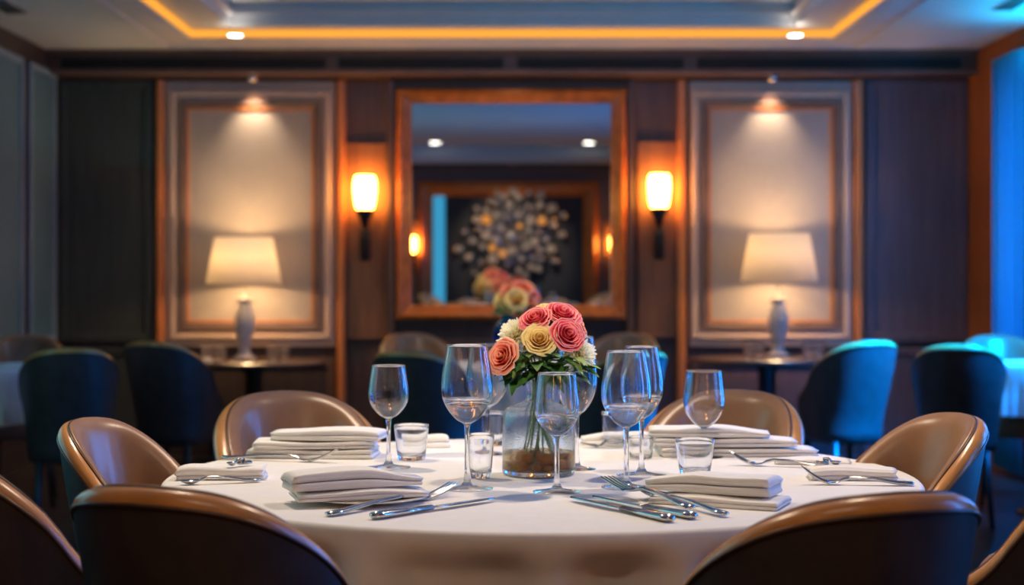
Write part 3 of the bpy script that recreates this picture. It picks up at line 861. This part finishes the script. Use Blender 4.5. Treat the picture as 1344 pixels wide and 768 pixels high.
# foliage sprigs
rl = random.Random(21)
def sprig(px, py, dy, dx, n, label, mat, L=.05):
    d = vb.y + dy; head = at(px, py, d)
    t = thing('leaf_sprig', label, 'leaves', head, 0, 'leaf sprigs under the roses')
    nk = neck + Vector(((rl.random() - .5) * .02, (rl.random() - .5) * .02, 0)) - head
    pts = crom([(0, 0, 0), nk * .5 + Vector((0, 0, .01)), nk, nk + Vector((-nk.x * .1, -nk.y * .1, -.06))], 5)
    MB().tube(pts, .0016, 6).build('stem', M['stem'], t)
    for k in range(n):
        f = k / max(1, n - 1); p = Vector((0, 0, .006)).lerp(nk * .42, f)
        a = rl.uniform(-1.3, 1.3)
        v = Vector((dx + a * .7, dy * 6 - .3 + rl.uniform(-.6, .3), rl.uniform(-.35, .45)))
        leaf_mb(MB(), p, v, L * rl.uniform(.8, 1.25), L * .5 * rl.uniform(.8, 1.15), rl.uniform(.05, .4)).build('leaf', mat, t)
sprig(668, 484, -.03, -1, 6, 'dark green leaf sprig hanging below the coral rose', M['leaf'])
sprig(690, 474, -.055, -.4, 7, 'dark green leaf sprig in front, below the small yellow rose', M['leaf'])
sprig(715, 474, -.06, .1, 7, 'dark green leaf sprig in front, straight below the cream yellow rose', M['leaf'])
sprig(738, 476, -.06, .5, 7, 'dark green leaf sprig in front, below the deep pink rose', M['leaf'])
sprig(757, 482, -.03, 1, 6, 'dark green leaf sprig below the white flower on the window side', M['leaf'])
sprig(700, 466, -.05, -.3, 5, 'pale green leaf sprig tucked between the roses and dark leaves', M['leaf_light'], .036)
sprig(765, 484, -.03, 1, 5, 'pale green feathery sprig drooping at the window side of the vase', M['leaf_light'], .045)
sprig(730, 455, -.03, .3, 6, 'dark leaf sprig filling the gap between the yellow and deep pink roses', M['leaf'], .04)
sprig(680, 458, -.03, -.6, 6, 'dark leaf sprig filling the gap above the coral rose', M['leaf'], .036)

sprig(703, 480, -.075, -.2, 8, 'large dark leaf sprig hanging over the vase rim straight in front', M['leaf'], .06)
sprig(727, 482, -.075, .3, 8, 'large dark leaf sprig over the vase rim behind the front wine glass', M['leaf'], .06)
sprig(678, 478, -.06, -.8, 7, 'pale leaf sprig over the vase rim under the coral rose', M['leaf_light'], .045)
sprig(747, 474, -.065, .6, 7, 'pale leaf sprig over the vase rim under the white flower', M['leaf_light'], .05)
# ------------------------------------------------------------------ napkins
def napkin_mb(L, W, layers, h, seed, roll=.0, sag=.004, tl=0, tr=0):
    """a cloth strip folded to and fro across W, drawn out along L; folds show at the ends"""
    r_ = random.Random(seed)
    ctr = []
    half = W / 2
    for k in range(layers):
        z = h * (k + .5); ins = r_.uniform(0, .006) * (k > 0); lo, hi = -half + h / 2 + ins, half - h / 2 - r_.uniform(0, .012)
        xs_ = [lo + (hi - lo) * q / 10 for q in range(11)]
        if k % 2: xs_.reverse()
        for q in xs_: ctr.append((q, z + .0012 * math.sin(q * 60 + k) * (1 if k else 0)))
        if k < layers - 1:
            xe = xs_[-1]; sg = 1 if xe > 0 else -1
            for q in range(1, 6):
                a = -PI / 2 + PI * q / 6
                ctr.append((xe + sg * h * .5 * math.cos(a), z + h / 2 + h / 2 * math.sin(a)))
    n = len(ctr); th = h * .42
    L_, R_ = [], []
    for i, (x, z) in enumerate(ctr):
        x0, z0 = ctr[max(0, i - 1)]; x1, z1 = ctr[min(n - 1, i + 1)]
        tx, tz = x1 - x0, z1 - z0; l = math.hypot(tx, tz) or 1
        nx, nz = -tz / l, tx / l
        L_.append((x + nx * th, z + nz * th)); R_.append((x - nx * th, z - nz * th))
    loop = L_ + list(reversed(R_))
    zmin = min(z for _, z in loop)
    rows = []
    NS = 20; H = layers * h
    for j in range(NS + 1):
        f = j / NS; xx = -L / 2 + L * f
        e = min(f, 1 - f) * L
        sq = 1 - .10 * math.exp(-(e / .012) ** 2)
        wob = .0025 * math.sin(f * 5 + seed)
        tp_ = 1 - tl * (1 - sst(0, .45, f)) - tr * (1 - sst(0, .45, 1 - f)); sq *= tp_
        rows.append([(xx + .003 * math.sin(z * 300 + seed) * (1 if j in (0, NS) else 0), y * (1 - .04 * math.sin(f * 4 + seed) * (z / H)) * (1 - .45 * (1 - tp_)) + wob, (z - zmin) * sq + .0006 + (z / H) * sag * math.sin(f * PI * 2 + seed) * .5) for y, z in loop])
    mb = MB().loft(rows, closed_u=True, cap=False)
    # end strips: connect the two sides of the ribbon
    m = len(loop); tot = len(rows)
    for base in (0, (tot - 1) * m):
        for i in range(n - 1):
            mb.f.append((base + i, base + i + 1, base + m - 2 - i, base + m - 1 - i))
    return mb
def napkin(px, d, L, W, layers, h, rot, z, label, seed, group='folded white napkins on the front table', x=None, mat=None, tl=0, tr=0):
    o = napkin_mb(L, W, layers, h, seed, tl=tl, tr=tr).build('folded_napkin', mat or M['napkin'])
    o.location = (X(px, d) if x is None else x, d, TZ + z + .0004); o.rotation_euler = (0, 0, math.radians(rot))
    return tag(o, label, 'napkin', group)
# tall stack behind, teal side
napkin(412, 3.64, .285, .145, 2, .0105, -3, 0, 'large folded napkin at the bottom of the stack with the leaning fork', 1)
napkin(415, 3.645, .275, .14, 2, .008, 3, .0215, 'thin folded napkin in the middle of the stack with the leaning fork', 2)
napkin(432, 3.65, .25, .125, 2, .013, -8, .0385, 'thick rolled napkin on top of the stack with the leaning fork', 3, tl=.25, tr=.15)
# front, teal side
napkin(472, 2.875, .235, .12, 2, .0075, 16, .011, 'flat folded napkin on the small plate under the rolled napkin', 4, tr=.3)
napkin(464, 2.885, .245, .10, 2, .017, 22, .0275, 'rolled napkin lying on top of the front plate by the knife', 5, tr=.5)
# front, window side
napkin(944, 2.86, .235, .13, 2, .008, -22, 0, 'flat folded napkin under the rolled napkin beside the crossed cutlery', 6, tl=.3)
napkin(934, 2.89, .235, .095, 2, .0175, -25, .0175, 'rolled napkin with a coiled end beside the crossed cutlery', 7, tl=.45)
# window side stack
napkin(965, 3.68, .36, .15, 2, .0105, 3, 0, 'widest folded napkin at the bottom of the triple stack', 8, tr=.35)
napkin(950, 3.68, .325, .14, 2, .0105, -2, .0218, 'middle folded napkin of the triple stack', 9, tr=.35)
napkin(930, 3.68, .275, .135, 2, .0105, -6, .0436, 'smallest folded napkin on top of the triple stack behind the tumbler', 10, tr=.5)
napkin(1066, 3.50, .16, .10, 1, .010, -8, 0, 'thin flat napkin between the triple stack and the book shaped napkin', 11)
napkin(1117, 3.22, .17, .085, 3, .0085, -4, 0, 'thick book shaped napkin at the table edge facing the window', 12)
napkin(291, 3.23, .175, .085, 3, .0085, 4, 0, 'thick book shaped napkin at the table edge away from the window', 13)
napkin(808, 3.89, .165, .09, 2, .016, -5, 0, 'rolled napkin at the far table edge beside the dark fork', 14, tl=.4)
napkin(556, 3.84, .12, .08, 2, .014, 4, 0, 'rolled napkin at the far table edge behind the short tumbler', 15)
napkin(10, 7.32, .18, .12, 2, .012, 10, 0, 'folded napkin on the small cloth table by the teal wall', 16, group='napkins on the tables behind')
pl = MB().lathe([(0, 0), (.06, 0), (.065, .003), (.125, .009), (.127, .0105), (.12, .0105), (.066, .006), (0, .005)], 56).build('side_plate', M['porcelain'])
pl.location = (X(484, 2.885), 2.885, TZ + .0006); pl.scale = (.84, .84, 1); tag(pl, 'white side plate under the stacked napkins by the knife', 'plate')

# ------------------------------------------------------------------ cutlery
def place2(o, a, b):   # local X from a to b
    d = b - a; o.location = a; o.rotation_euler = (0, 0, math.atan2(d.y, d.x)); return d.length
def strip_loft(stations, n=10):   # (x, y, z, halfwidth, halfthick)
    rows = []
    for x, y, z, w, h in stations:
        rows.append([(x, y + w * math.cos(2 * PI * k / n), z + h * math.sin(2 * PI * k / n)) for k in range(n)])
    return MB().loft(rows, closed_u=True, cap=True)
GC = 'cutlery on the front table'
def knife(end, tip, label, z=0):
    a = Vector((end.x, end.y, 0)); b = Vector((tip.x, tip.y, 0)); t = thing('table_knife', label, 'knife', (0, 0, 0), 0, GC)
    L = place2(t, a, b); t.location.z = TZ + z + .0004
    hl = L * .46
    strip_loft([(0, 0, .006, .003, .002), (.004, 0, .007, .011, .006), (.02, 0, .007, .0125, .007), (hl * .5, 0, .0065, .0105, .006), (hl, 0, .0062, .008, .005)], 12).build('handle', M['steel'], t)
    rows = []
    for k in range(13):
        f = k / 12; x = hl - .002 + (L - hl) * f
        w = .0125 * min(1, .55 + f * 3) * (1 if f < .7 else math.sqrt(max(0.01, 1 - ((f - .7) / .3) ** 2)))
        rows.append([(x, -w + .002 * f, .006), (x, -w * .2, .0078), (x, w, .0065), (x, -w * .2, .0045)])
    MB().loft(rows, closed_u=True, cap=True).build('blade', M['steel'], t)
    return t
def fork(end, tip, label, z=0, tipz=.02, head=.32, wid=.0125):
    a = Vector((end.x, end.y, 0)); b = Vector((tip.x, tip.y, 0)); t = thing('table_fork', label, 'fork', (0, 0, 0), 0, GC)
    L = place2(t, a, b); t.location.z = TZ + z + .0004
    xn = L * (1 - head); zt = tipz
    st = [(0, 0, .004, .003, .0016), (.004, 0, .005, .0105, .004), (.03, 0, .0055, .011, .0042), (xn * .6, 0, .013, .007, .0036), (xn * .88, 0, .014, .0045, .0034), (xn, 0, .010, .0055, .003), (xn + L * .04, 0, .0055, wid * .9, .0018), (xn + L * .09, 0, .0042, wid, .0016), (xn + L * .12, 0, .0048, wid, .0015)]
    strip_loft(st, 12).build('handle', M['steel'], t)
    x0 = xn + L * .115; z0 = .0045
    for k in range(4):
        y = -wid + wid * 2 * (k + .5) / 4
        pts = []
        for j in range(7):
            f = j / 6; pts.append((x0 + (L - x0) * f, y, z0 + (zt - z0) * f ** 1.5))
        MB().tube(pts, [.0028, .0026, .0025, .0024, .0022, .0018, .0008], 7).build('tine', M['steel'], t)
    return t
def spoon(end, tip, label, z=0, tipz=.012, head=.27, wid=.0175):
    a = Vector((end.x, end.y, 0)); b = Vector((tip.x, tip.y, 0)); t = thing('table_spoon', label, 'spoon', (0, 0, 0), 0, GC)
    L = place2(t, a, b); t.location.z = TZ + z + .0004
    xn = L * (1 - head)
    strip_loft([(0, 0, .004, .003, .0016), (.004, 0, .005, .0095, .0038), (.03, 0, .0055, .010, .004), (xn * .55, 0, .012, .006, .0034), (xn * .9, 0, .013, .0042, .0032), (xn + .004, 0, .0085, .0045, .0022)], 12).build('handle', M['steel'], t)
    rows = []
    for j in range(11):
        f = j / 10; x = xn + (L - xn) * f; w = wid * math.sqrt(max(.004, 1 - (2 * f ** .9 - 1) ** 2))
        zc = .0085 * (1 - f) + tipz * f; dep = .007 * math.sin(PI * f)
        rows.append([(x, w * (-1 + 2 * i / 8), zc - dep * (1 - (-1 + 2 * i / 8) ** 2)) for i in range(9)])
    MB().loft(rows).build('spoon_bowl', M['steel'], t, solid=.0014)
    return t
knife(tp(488, 683), tp(651, 658), 'steel table knife lying in front of the plate with the rolled napkin')
fork(tp(430, 679), tp(596, 650), 'steel fork leaning beside the plate, between the napkins and the knife', 0, .024, .36, .014)
knife(tp(882, 687), tp(748, 657), 'steel table knife nearest the table edge under the fork on the window side')
knife(tp(912, 683), tp(777, 656), 'second steel knife lying directly under the fork tines')
fork(tp(908, 679), tp(796, 646), 'steel fork crossing over the two knives, tines toward the glasses', .012, .018, .40, .016)
spoon(tp(953, 680), tp(844, 653), 'steel spoon beside the rolled napkin, next to the crossing fork', 0.002, .014, .3, .02)
fork(tp(291, 603), Vector((X(443, 3.50), 3.50, 0)), 'steel fork with its tines leaning up against the tall napkin stack', 0, .031, .34, .014)
spoon(tp(342, 633), tp(236, 637), 'steel spoon lying along the front of the book shaped napkin away from the window', 0, .008, .26, .013)
fork(Vector((X(1085, 3.40), 3.40, 0)), Vector((X(957, 3.46), 3.46, 0)), 'blue lit fork with raised tines in front of the triple napkin stack', 0, .03, .38, .014)
fork(tp(1200, 638), Vector((X(1052, 3.13), 3.13, 0)), 'steel fork with raised tines along the book shaped napkin facing the window', 0, .036, .36, .013)
fork(tp(842, 586), tp(763, 588), 'dark fork at the far table edge in front of a rolled napkin', 0, .012, .36, .013)
spoon(Vector((X(330, 3.24), 3.24, 0)), Vector((X(298, 3.20), 3.20, 0)), 'teaspoon resting on top of the book shaped napkin away from the window', .0262, .008, .4, .009)
spoon(Vector((X(1068, 3.235), 3.235, 0)), Vector((X(1104, 3.225), 3.225, 0)), 'teaspoon resting on top of the book shaped napkin facing the window', .0262, .008, .4, .009)

# ------------------------------------------------------------------ lamp tables at the back wall
def lamp_table(px, y, zt, R, label):
    t = thing('lamp_table', label, 'table', (X(px, y), y, 0), 0, 'round lamp tables')
    MB().lathe([(0, zt - .03), (R - .03, zt - .03), (R - .004, zt - .018), (R, zt - .006), (R - .006, zt), (0, zt)], 64).build('tabletop', M['table_wood'], t)
    MB().lathe([(0, .02), (.06, .03), (.055, .1), (.055, zt - .08), (.10, zt - .03), (0, zt - .03)], 24).build('pedestal', M['black'], t)
    MB().lathe([(0, 0), (.24, 0), (.24, .015), (.07, .04), (0, .04)], 40).build('base_plate', M['black'], t)
LY = 9.90; LT = Z(474, LY)
lamp_table(333, LY, LT, 0.465, 'dark round table carrying the lamp in front of the olive side linen panel')
lamp_table(1007, LY, LT + .02, 0.475, 'dark round table carrying the lamp in front of the plum side linen panel')
def lamp(px, zt, sx0, sx1, sy0, tx0, tx1, ty, label):
    d = 10.14; k = d / F
    t = thing('table_lamp', label, 'lamp', (X(px, d), d, zt), 0, 'ceramic table lamps')
    hb = Z(392, d) - zt
    pr = smooth_prof([(0, 0), (.07, .0), (.072, .012), (.045, .03), (.034, .07), (.048, .13), (.064, .21), (.062, .27), (.044, .33), (.038, .36), (.052, .39), (0, .385)], 5)
    s = hb / .39
    MB().lathe([(r, z * s) for r, z in pr], 36).build('lamp_base', M['porcelain'], t)
    z0, z1 = Z(sy0, d) - zt, Z(ty, d) - zt
    MB().tube([(0, 0, hb - .02), (0, 0, z1 - .02)], .006, 8).build('lamp_stem', M['chrome'], t)
    r0, r1 = (sx1 - sx0) * k / 2, (tx1 - tx0) * k / 2
    ox = ((sx0 + sx1) / 2 - px) * k
    MB().lathe([(r0, z0), (r1, z1)], 56, (ox, 0, 0)).build('lamp_shade', M['lamp_shade'], t, solid=.003)
    e = MB().lathe([(0, -.04), (.028, -.03), (.04, 0), (.028, .03), (0, .04)], 16, (0, 0, (z0 + z1) / 2 + .01)).build('bulb', M['bulb'], t)
    return [Vector((X(px, d) + ox, d, zt + z1 - .065)), Vector((X(px, d) + ox, d, zt + z0 + .06))]
L1 = lamp(321, LT, 271, 369, 373, 283, 358, 312, 'white ceramic table lamp with a glowing shade on the table near the olive panel')
L2 = lamp(1021, LT + .02, 973, 1073, 370, 984, 1062, 307, 'white ceramic table lamp with a glowing shade on the table near the plum panel')
def small_glass(px, y, zt, r1, r0, h, label): return tumbler(0, 0, 0, 0, 0, label, loc=(X(px, y), y, zt + .0005), dims=(h, r1, r0), group='glasses on the lamp tables', mat=M['cut_glass'])
small_glass(272, 9.72, LT, .045, .022, .10, 'flared glass nearest the napkin on the olive side lamp table')
small_glass(289, 9.67, LT, .038, .033, .105, 'straight glass between the flared glass and the olive side lamp')
small_glass(358, 9.69, LT, .038, .030, .095, 'straight glass on the olive side lamp table on the mirror side of the lamp')
small_glass(373, 9.79, LT, .042, .022, .10, 'flared glass on the olive side lamp table nearest the mirror')
small_glass(983, 9.69, LT + .02, .042, .024, .10, 'flared glass on the plum side lamp table nearest the mirror')
small_glass(996, 9.77, LT + .02, .036, .030, .09, 'straight glass between the mirror side flared glass and the plum side lamp')
small_glass(1061, 9.69, LT + .02, .038, .030, .10, 'straight glass beside the plum side lamp, toward the window')
small_glass(1075, 9.77, LT + .02, .042, .022, .10, 'flared glass on the plum side lamp table nearest the window')
o = napkin_mb(.2, .14, 1, .012, 31).build('folded_napkin', M['napkin']); o.location = (X(256, 9.75), 9.75, LT + .0005)
tag(o, 'folded white napkin on the lamp table near the olive panel', 'napkin')

# ------------------------------------------------------------------ second bouquet on the middle table
def round_vase(x, y, z, R, label, neckr, neckh, mat, foot=0):
    t = thing('bud_vase', label, 'vase', (x, y, z + .0006), 0)
    o = smooth_prof([(0, .002), (R * .6, 0), (R * .9, R * .4), (R, R), (R * .86, R * 1.5), (R * .5, R * 1.9), (neckr, R * 2.1), (neckr * 1.05, R * 2.1 + neckh * .6), (neckr * 1.3, R * 2.1 + neckh)], 4)
    th = .003; inn = [(max(.001, r - th), q + foot) for r, q in o if q > .008]; o = [(r, q + foot) for r, q in o]
    if foot: o = [(0, 0), (R * .6, 0), (R * .6, .004), (.016, .014), (.013, foot * .5)] + o[4:]
    MB().lathe(o + list(reversed(inn)) + [(0, .007 + foot)], 40).build('vase_body', mat, t)
    return R * 2.1 + neckh + foot
V2 = at(666, 480, 7.5)
vh = round_vase(V2.x, V2.y, TZ, .068, 'round blue glass vase of the second bouquet on the middle table', .026, .03, M['blue_glass'], foot=.085)
nk2 = Vector((V2.x, V2.y, TZ + vh - .02))
R2 = [(660, 392, -.02, 12, (-.5, -.7, .5), RY), (670, 380, -.01, 13, (-.3, -.5, .8), RC), (685, 378, -.02, 13, (.1, -.6, .8), RC), (697, 386, 0, 12, (.5, -.5, .6), RP), (678, 393, -.07, 13, (0, -.9, .4), RY), (693, 399, -.05, 12, (.4, -.8, .3), RC), (657, 402, -.02, 10, (-.7, -.6, .2), RY), (701, 400, .0, 10, (.8, -.4, .3), RY), (668, 399, -.05, 11, (-.3, -.9, .2), RY)]
rw = ['lowest at its edge toward the teal wall, pale yellow', 'coral, at the top toward the teal wall', 'coral, at the very top', 'pink, high on the window side', 'pale yellow, front and centre', 'coral, low in front on the window side', 'small pale yellow, hanging lowest toward the teal wall', 'small pale yellow, hanging on the window side', 'pale yellow, low in front beside the centre']
for i, (a, b, dy, r, tl, mt) in enumerate(R2):
    flower('rose', a, b, dy, r, tl, mt, 'rose of the blurred second bouquet: ' + rw[i], 40 + i, (V2.x, V2.y, TZ + .02), 'roses of the second bouquet', base=V2.y, neck_=nk2)
for i, (px, py, dx) in enumerate(((664, 412, -1), (678, 413, 0), (692, 411, 1))):
    d = V2.y - .03; head = at(px, py, d)
    t = thing('leaf_sprig', ['leaf sprig of the second bouquet on the teal wall side', 'leaf sprig of the second bouquet in the middle', 'leaf sprig of the second bouquet on the window side'][i], 'leaves', head, 0, 'leaf sprigs of the second bouquet')
    MB().tube([(0, 0, 0), nk2 - head], .002, 6).build('stem', M['stem'], t)
    for k in range(6):
        leaf_mb(MB(), (0, 0, .01), (dx + rl.uniform(-.8, .8), rl.uniform(-1, .2), rl.uniform(-.2, .8)), .075, .035, .3).build('leaf', M['leaf'], t)

# console opposite, reflected in the mirror: a bouquet and a blue vase
DC = 2 * YB + .4
cy_ = -.4
def CX(px): return (px - 672) * DC / F
def CZ(py): return EYE - (py + 19 - HY) * DC / F
zc_ = .62
t = thing('console_table', 'low dark console table under the alcove, its flowers reflected in the mirror', 'table', (CX(640), cy_, 0))
B(-.55, .55, -.2, .2, zc_ - .04, zc_).build('tabletop', M['table_wood'], t, smooth=False, bevel=.006)
for sx in (-1, 1):
    for sy in (-1, 1): B(sx * .5 - .025, sx * .5 + .025, sy * .15 - .025, sy * .15 + .025, 0, zc_ - .04).build('leg', M['black'], t, smooth=False, bevel=.004)
hv = round_vase(CX(620), cy_, zc_, .125, 'round blue glass vase reflected low in the mirror beside the flowers', .05, .06, M['blue_glass'])
hv = round_vase(CX(650), cy_ - .02, zc_, .10, 'clear round vase holding the flowers reflected in the mirror', .06, .07, M['glass'])
nk3 = Vector((CX(650), cy_ - .02, zc_ + hv - .02))
R3 = [(636, 361, RY), (646, 353, RC), (657, 357, RP), (640, 371, RY), (652, 368, RC), (664, 369, RC), (630, 371, RY)]
for i, (a, b, mt) in enumerate(R3):
    head = Vector((CX(a), cy_ + (.1 if i > 2 else .02), CZ(b))); R = .088
    q = thing('rose', 'large rose in the arrangement reflected in the mirror, ' + ['yellow, upper', 'coral, topmost', 'pink, upper', 'yellow, lower beside the coral one', 'coral, front and centre', 'coral, low', 'yellow, lowest and outermost'][i], 'flower', head, 0, 'roses reflected in the mirror')
    T = Vector(((a - 648) * .04, .9, .6 - (b - 353) * .02)).normalized()
    mb = rose_mb(R, 70 + i); mb.xf(aim((0, 0, 0), T) @ Matrix.Translation((0, 0, -R * .55))); mb.build('blossom', mt, q)
    MB().tube([-T * R * .5, nk3 - head, nk3 - head - Vector((0, 0, .15))], .005, 6).build('stem', M['stem'], q)

# ------------------------------------------------------------------ lights
def lamp_obj(name, typ, loc, energy, col, **kw):
    l = bpy.data.lights.new(name, typ); l.energy = energy; l.color = col
    for k, v in kw.items():
        setattr(l, k, v)
    o = bpy.data.objects.new(name, l); C.objects.link(o); o.location = loc; return o
def look(o, target):
    o.rotation_euler = (Vector(target) - Vector(o.location)).to_track_quat('-Z', 'Y').to_euler()
WARM = (1, .79, .57)
for sx, e in ((-.81, 134), (.81, 142)):
    o = lamp_obj('key_spot', 'SPOT', (sx, KEY_Y, ZC + .185), e, WARM, spot_size=math.radians(62), spot_blend=.6, shadow_soft_size=.05)
    look(o, (TX + sx * .15, TY - .05, TZ))
for sx in (-.3, .4):  # added light for the cloth front, set between the two downlights
    o = lamp_obj('front_spot', 'SPOT', (sx, .3, ZC + .18), 26, WARM, spot_size=math.radians(50), spot_blend=.7, shadow_soft_size=.05)
    look(o, (TX + sx * .3, TY - TR, TZ - .1))
o = lamp_obj('bouquet_spot', 'SPOT', (.35, .5, ZC - .03), 230, (1, .88, .76), spot_size=math.radians(9.5), spot_blend=.8, shadow_soft_size=.05)  # added narrow beam to brighten the bouquet, no fixture
look(o, (vb.x, vb.y, TZ + .27))
for px in (309, 1044):
    o = lamp_obj('downlight_spot', 'SPOT', (X(px, dl_y), dl_y, ZC - .02), 32, WARM, spot_size=math.radians(120), spot_blend=.6, shadow_soft_size=.04)
    look(o, (X(px, dl_y), dl_y, 0))
o = lamp_obj('mirror_spot', 'SPOT', (0, 9.75, ZC - .03), 34, (1, .72, .48), spot_size=math.radians(105), spot_blend=1, shadow_soft_size=.03)
look(o, (0, YB, 1.0))
for s in (s1, s2):
    o = lamp_obj('niche_spot', 'SPOT', s + Vector((0, -.0, -.05)), 22, (1, .74, .5), spot_size=math.radians(84), spot_blend=1, shadow_soft_size=.015)
    look(o, (s.x, YB + .08, s.z - 1.1))
for p in L1 + L2:
    lamp_obj('lamp_bulb', 'POINT', p, 11, (1, .64, .32), shadow_soft_size=.04)
# blue dusk light coming in through the windows
BLUE = (.02, .29, 1)
for (y, w, z, h, e, yaw, sp) in ((4.55, .20, 1.4, 2.1, 44, 0, 110), (6.3, .6, 1.4, 2.1, 30, 28, 100), (2.6, .35, 1.4, 2.1, 26, 0, 120), (9.40, .45, 1.4, 2.1, 26, 0, 130)):
    o = lamp_obj('window_light', 'AREA', (XW + .3, y, z), e, BLUE, shape='RECTANGLE', size=w, size_y=h, spread=math.radians(sp))
    o.rotation_euler = (PI / 2, 0, PI / 2 + math.radians(yaw))
for (tx_, ty_, e) in ((1.72, 7.75, 80), (2.3, 8.4, 40), (.74, 6.70, 34)):  # added blue lamps inside the room, each aimed at a chair
    o = lamp_obj('window_wash', 'AREA', (XW - .1, 6.7, 2.38), e, (0, .21, 1), shape='RECTANGLE', size=.3, size_y=.3, spread=math.radians(36 if tx_ > 1 else 17))
    look(o, (tx_, ty_, .62))
o = lamp_obj('window_head_light', 'AREA', (XW - .12, 7.7, 2.35), 30, (.0, .48, 1), shape='RECTANGLE', size=.12, size_y=2.6)  # added blue light on the ceiling near the windows, from inside the room
o.rotation_euler = (PI, 0, 0)
o = lamp_obj('cove_uplight', 'AREA', (0, 9.75, 1.98), 2.4, (1, .80, .66), shape='RECTANGLE', size=2.2, size_y=.4)  # added fill for the ceiling, hung in mid-air without a fixture
o.rotation_euler = (PI, 0, 0)
o = lamp_obj('teal_uplight', 'AREA', (-2.45, 8.9, 1.9), 1.2, (.22, .70, .72), shape='RECTANGLE', size=.6, size_y=3)  # added teal tint for the ceiling by the teal wall, no fixture
o.rotation_euler = (PI, 0, 0)
for x_ in (-1.1, 0, 1.1):  # added blue points, out of view, to tint the ceiling tray
    lamp_obj('tray_light', 'POINT', (x_, 8.55, ZC + .03), 4.5 + x_ * 1.5, (.05, .42, 1), shadow_soft_size=.03)
o = lamp_obj('middle_table_spot', 'SPOT', (.1, 6.9, ZC + .15), 110, WARM, spot_size=math.radians(60), spot_blend=.6, shadow_soft_size=.05)  # added light for the middle table and its bouquet, no fixture
look(o, (.02, 7.6, .8))
# faint teal light from the far side of the room
o = lamp_obj('teal_fill', 'AREA', (-XW + .15, 4.6, 1.5), 32, (.16, .55, .62), shape='RECTANGLE', size=3.0, size_y=1.6)
o.rotation_euler = (PI / 2, 0, -PI / 2)
# added light to bring out the ornament and flowers opposite, no fixture
o = lamp_obj('ornament_spot', 'SPOT', (0, 1.6, ZC - .05), 170, WARM, spot_size=math.radians(42), spot_blend=.6, shadow_soft_size=.05)
look(o, (0, YF, 1.4))

wd = bpy.data.worlds.new('dusk'); bpy.context.scene.world = wd; wd.use_nodes = True
bg = wd.node_tree.nodes['Background']; bg.inputs[0].default_value = (.02, .12, .35, 1); bg.inputs[1].default_value = .5

# ------------------------------------------------------------------ camera
cd = bpy.data.cameras.new('camera'); cam = bpy.data.objects.new('camera', cd); C.objects.link(cam)
cam.location = (0, 0, EYE); cam.rotation_euler = (PI / 2, 0, 0)
cd.sensor_width = 36; cd.lens = F / 1344 * 36; cd.shift_y = -(384 - HY) / 1344
cd.dof.use_dof = True; cd.dof.focus_distance = 3.0; cd.dof.aperture_fstop = 3.0
cd.clip_start = .05
sc = bpy.context.scene; sc.camera = cam
sc.view_settings.view_transform = 'Standard'; sc.view_settings.look = 'None'; sc.view_settings.exposure = 0
try:
    sc.cycles.max_bounces = 14; sc.cycles.transmission_bounces = 12; sc.cycles.transparent_max_bounces = 24
except Exception: pass
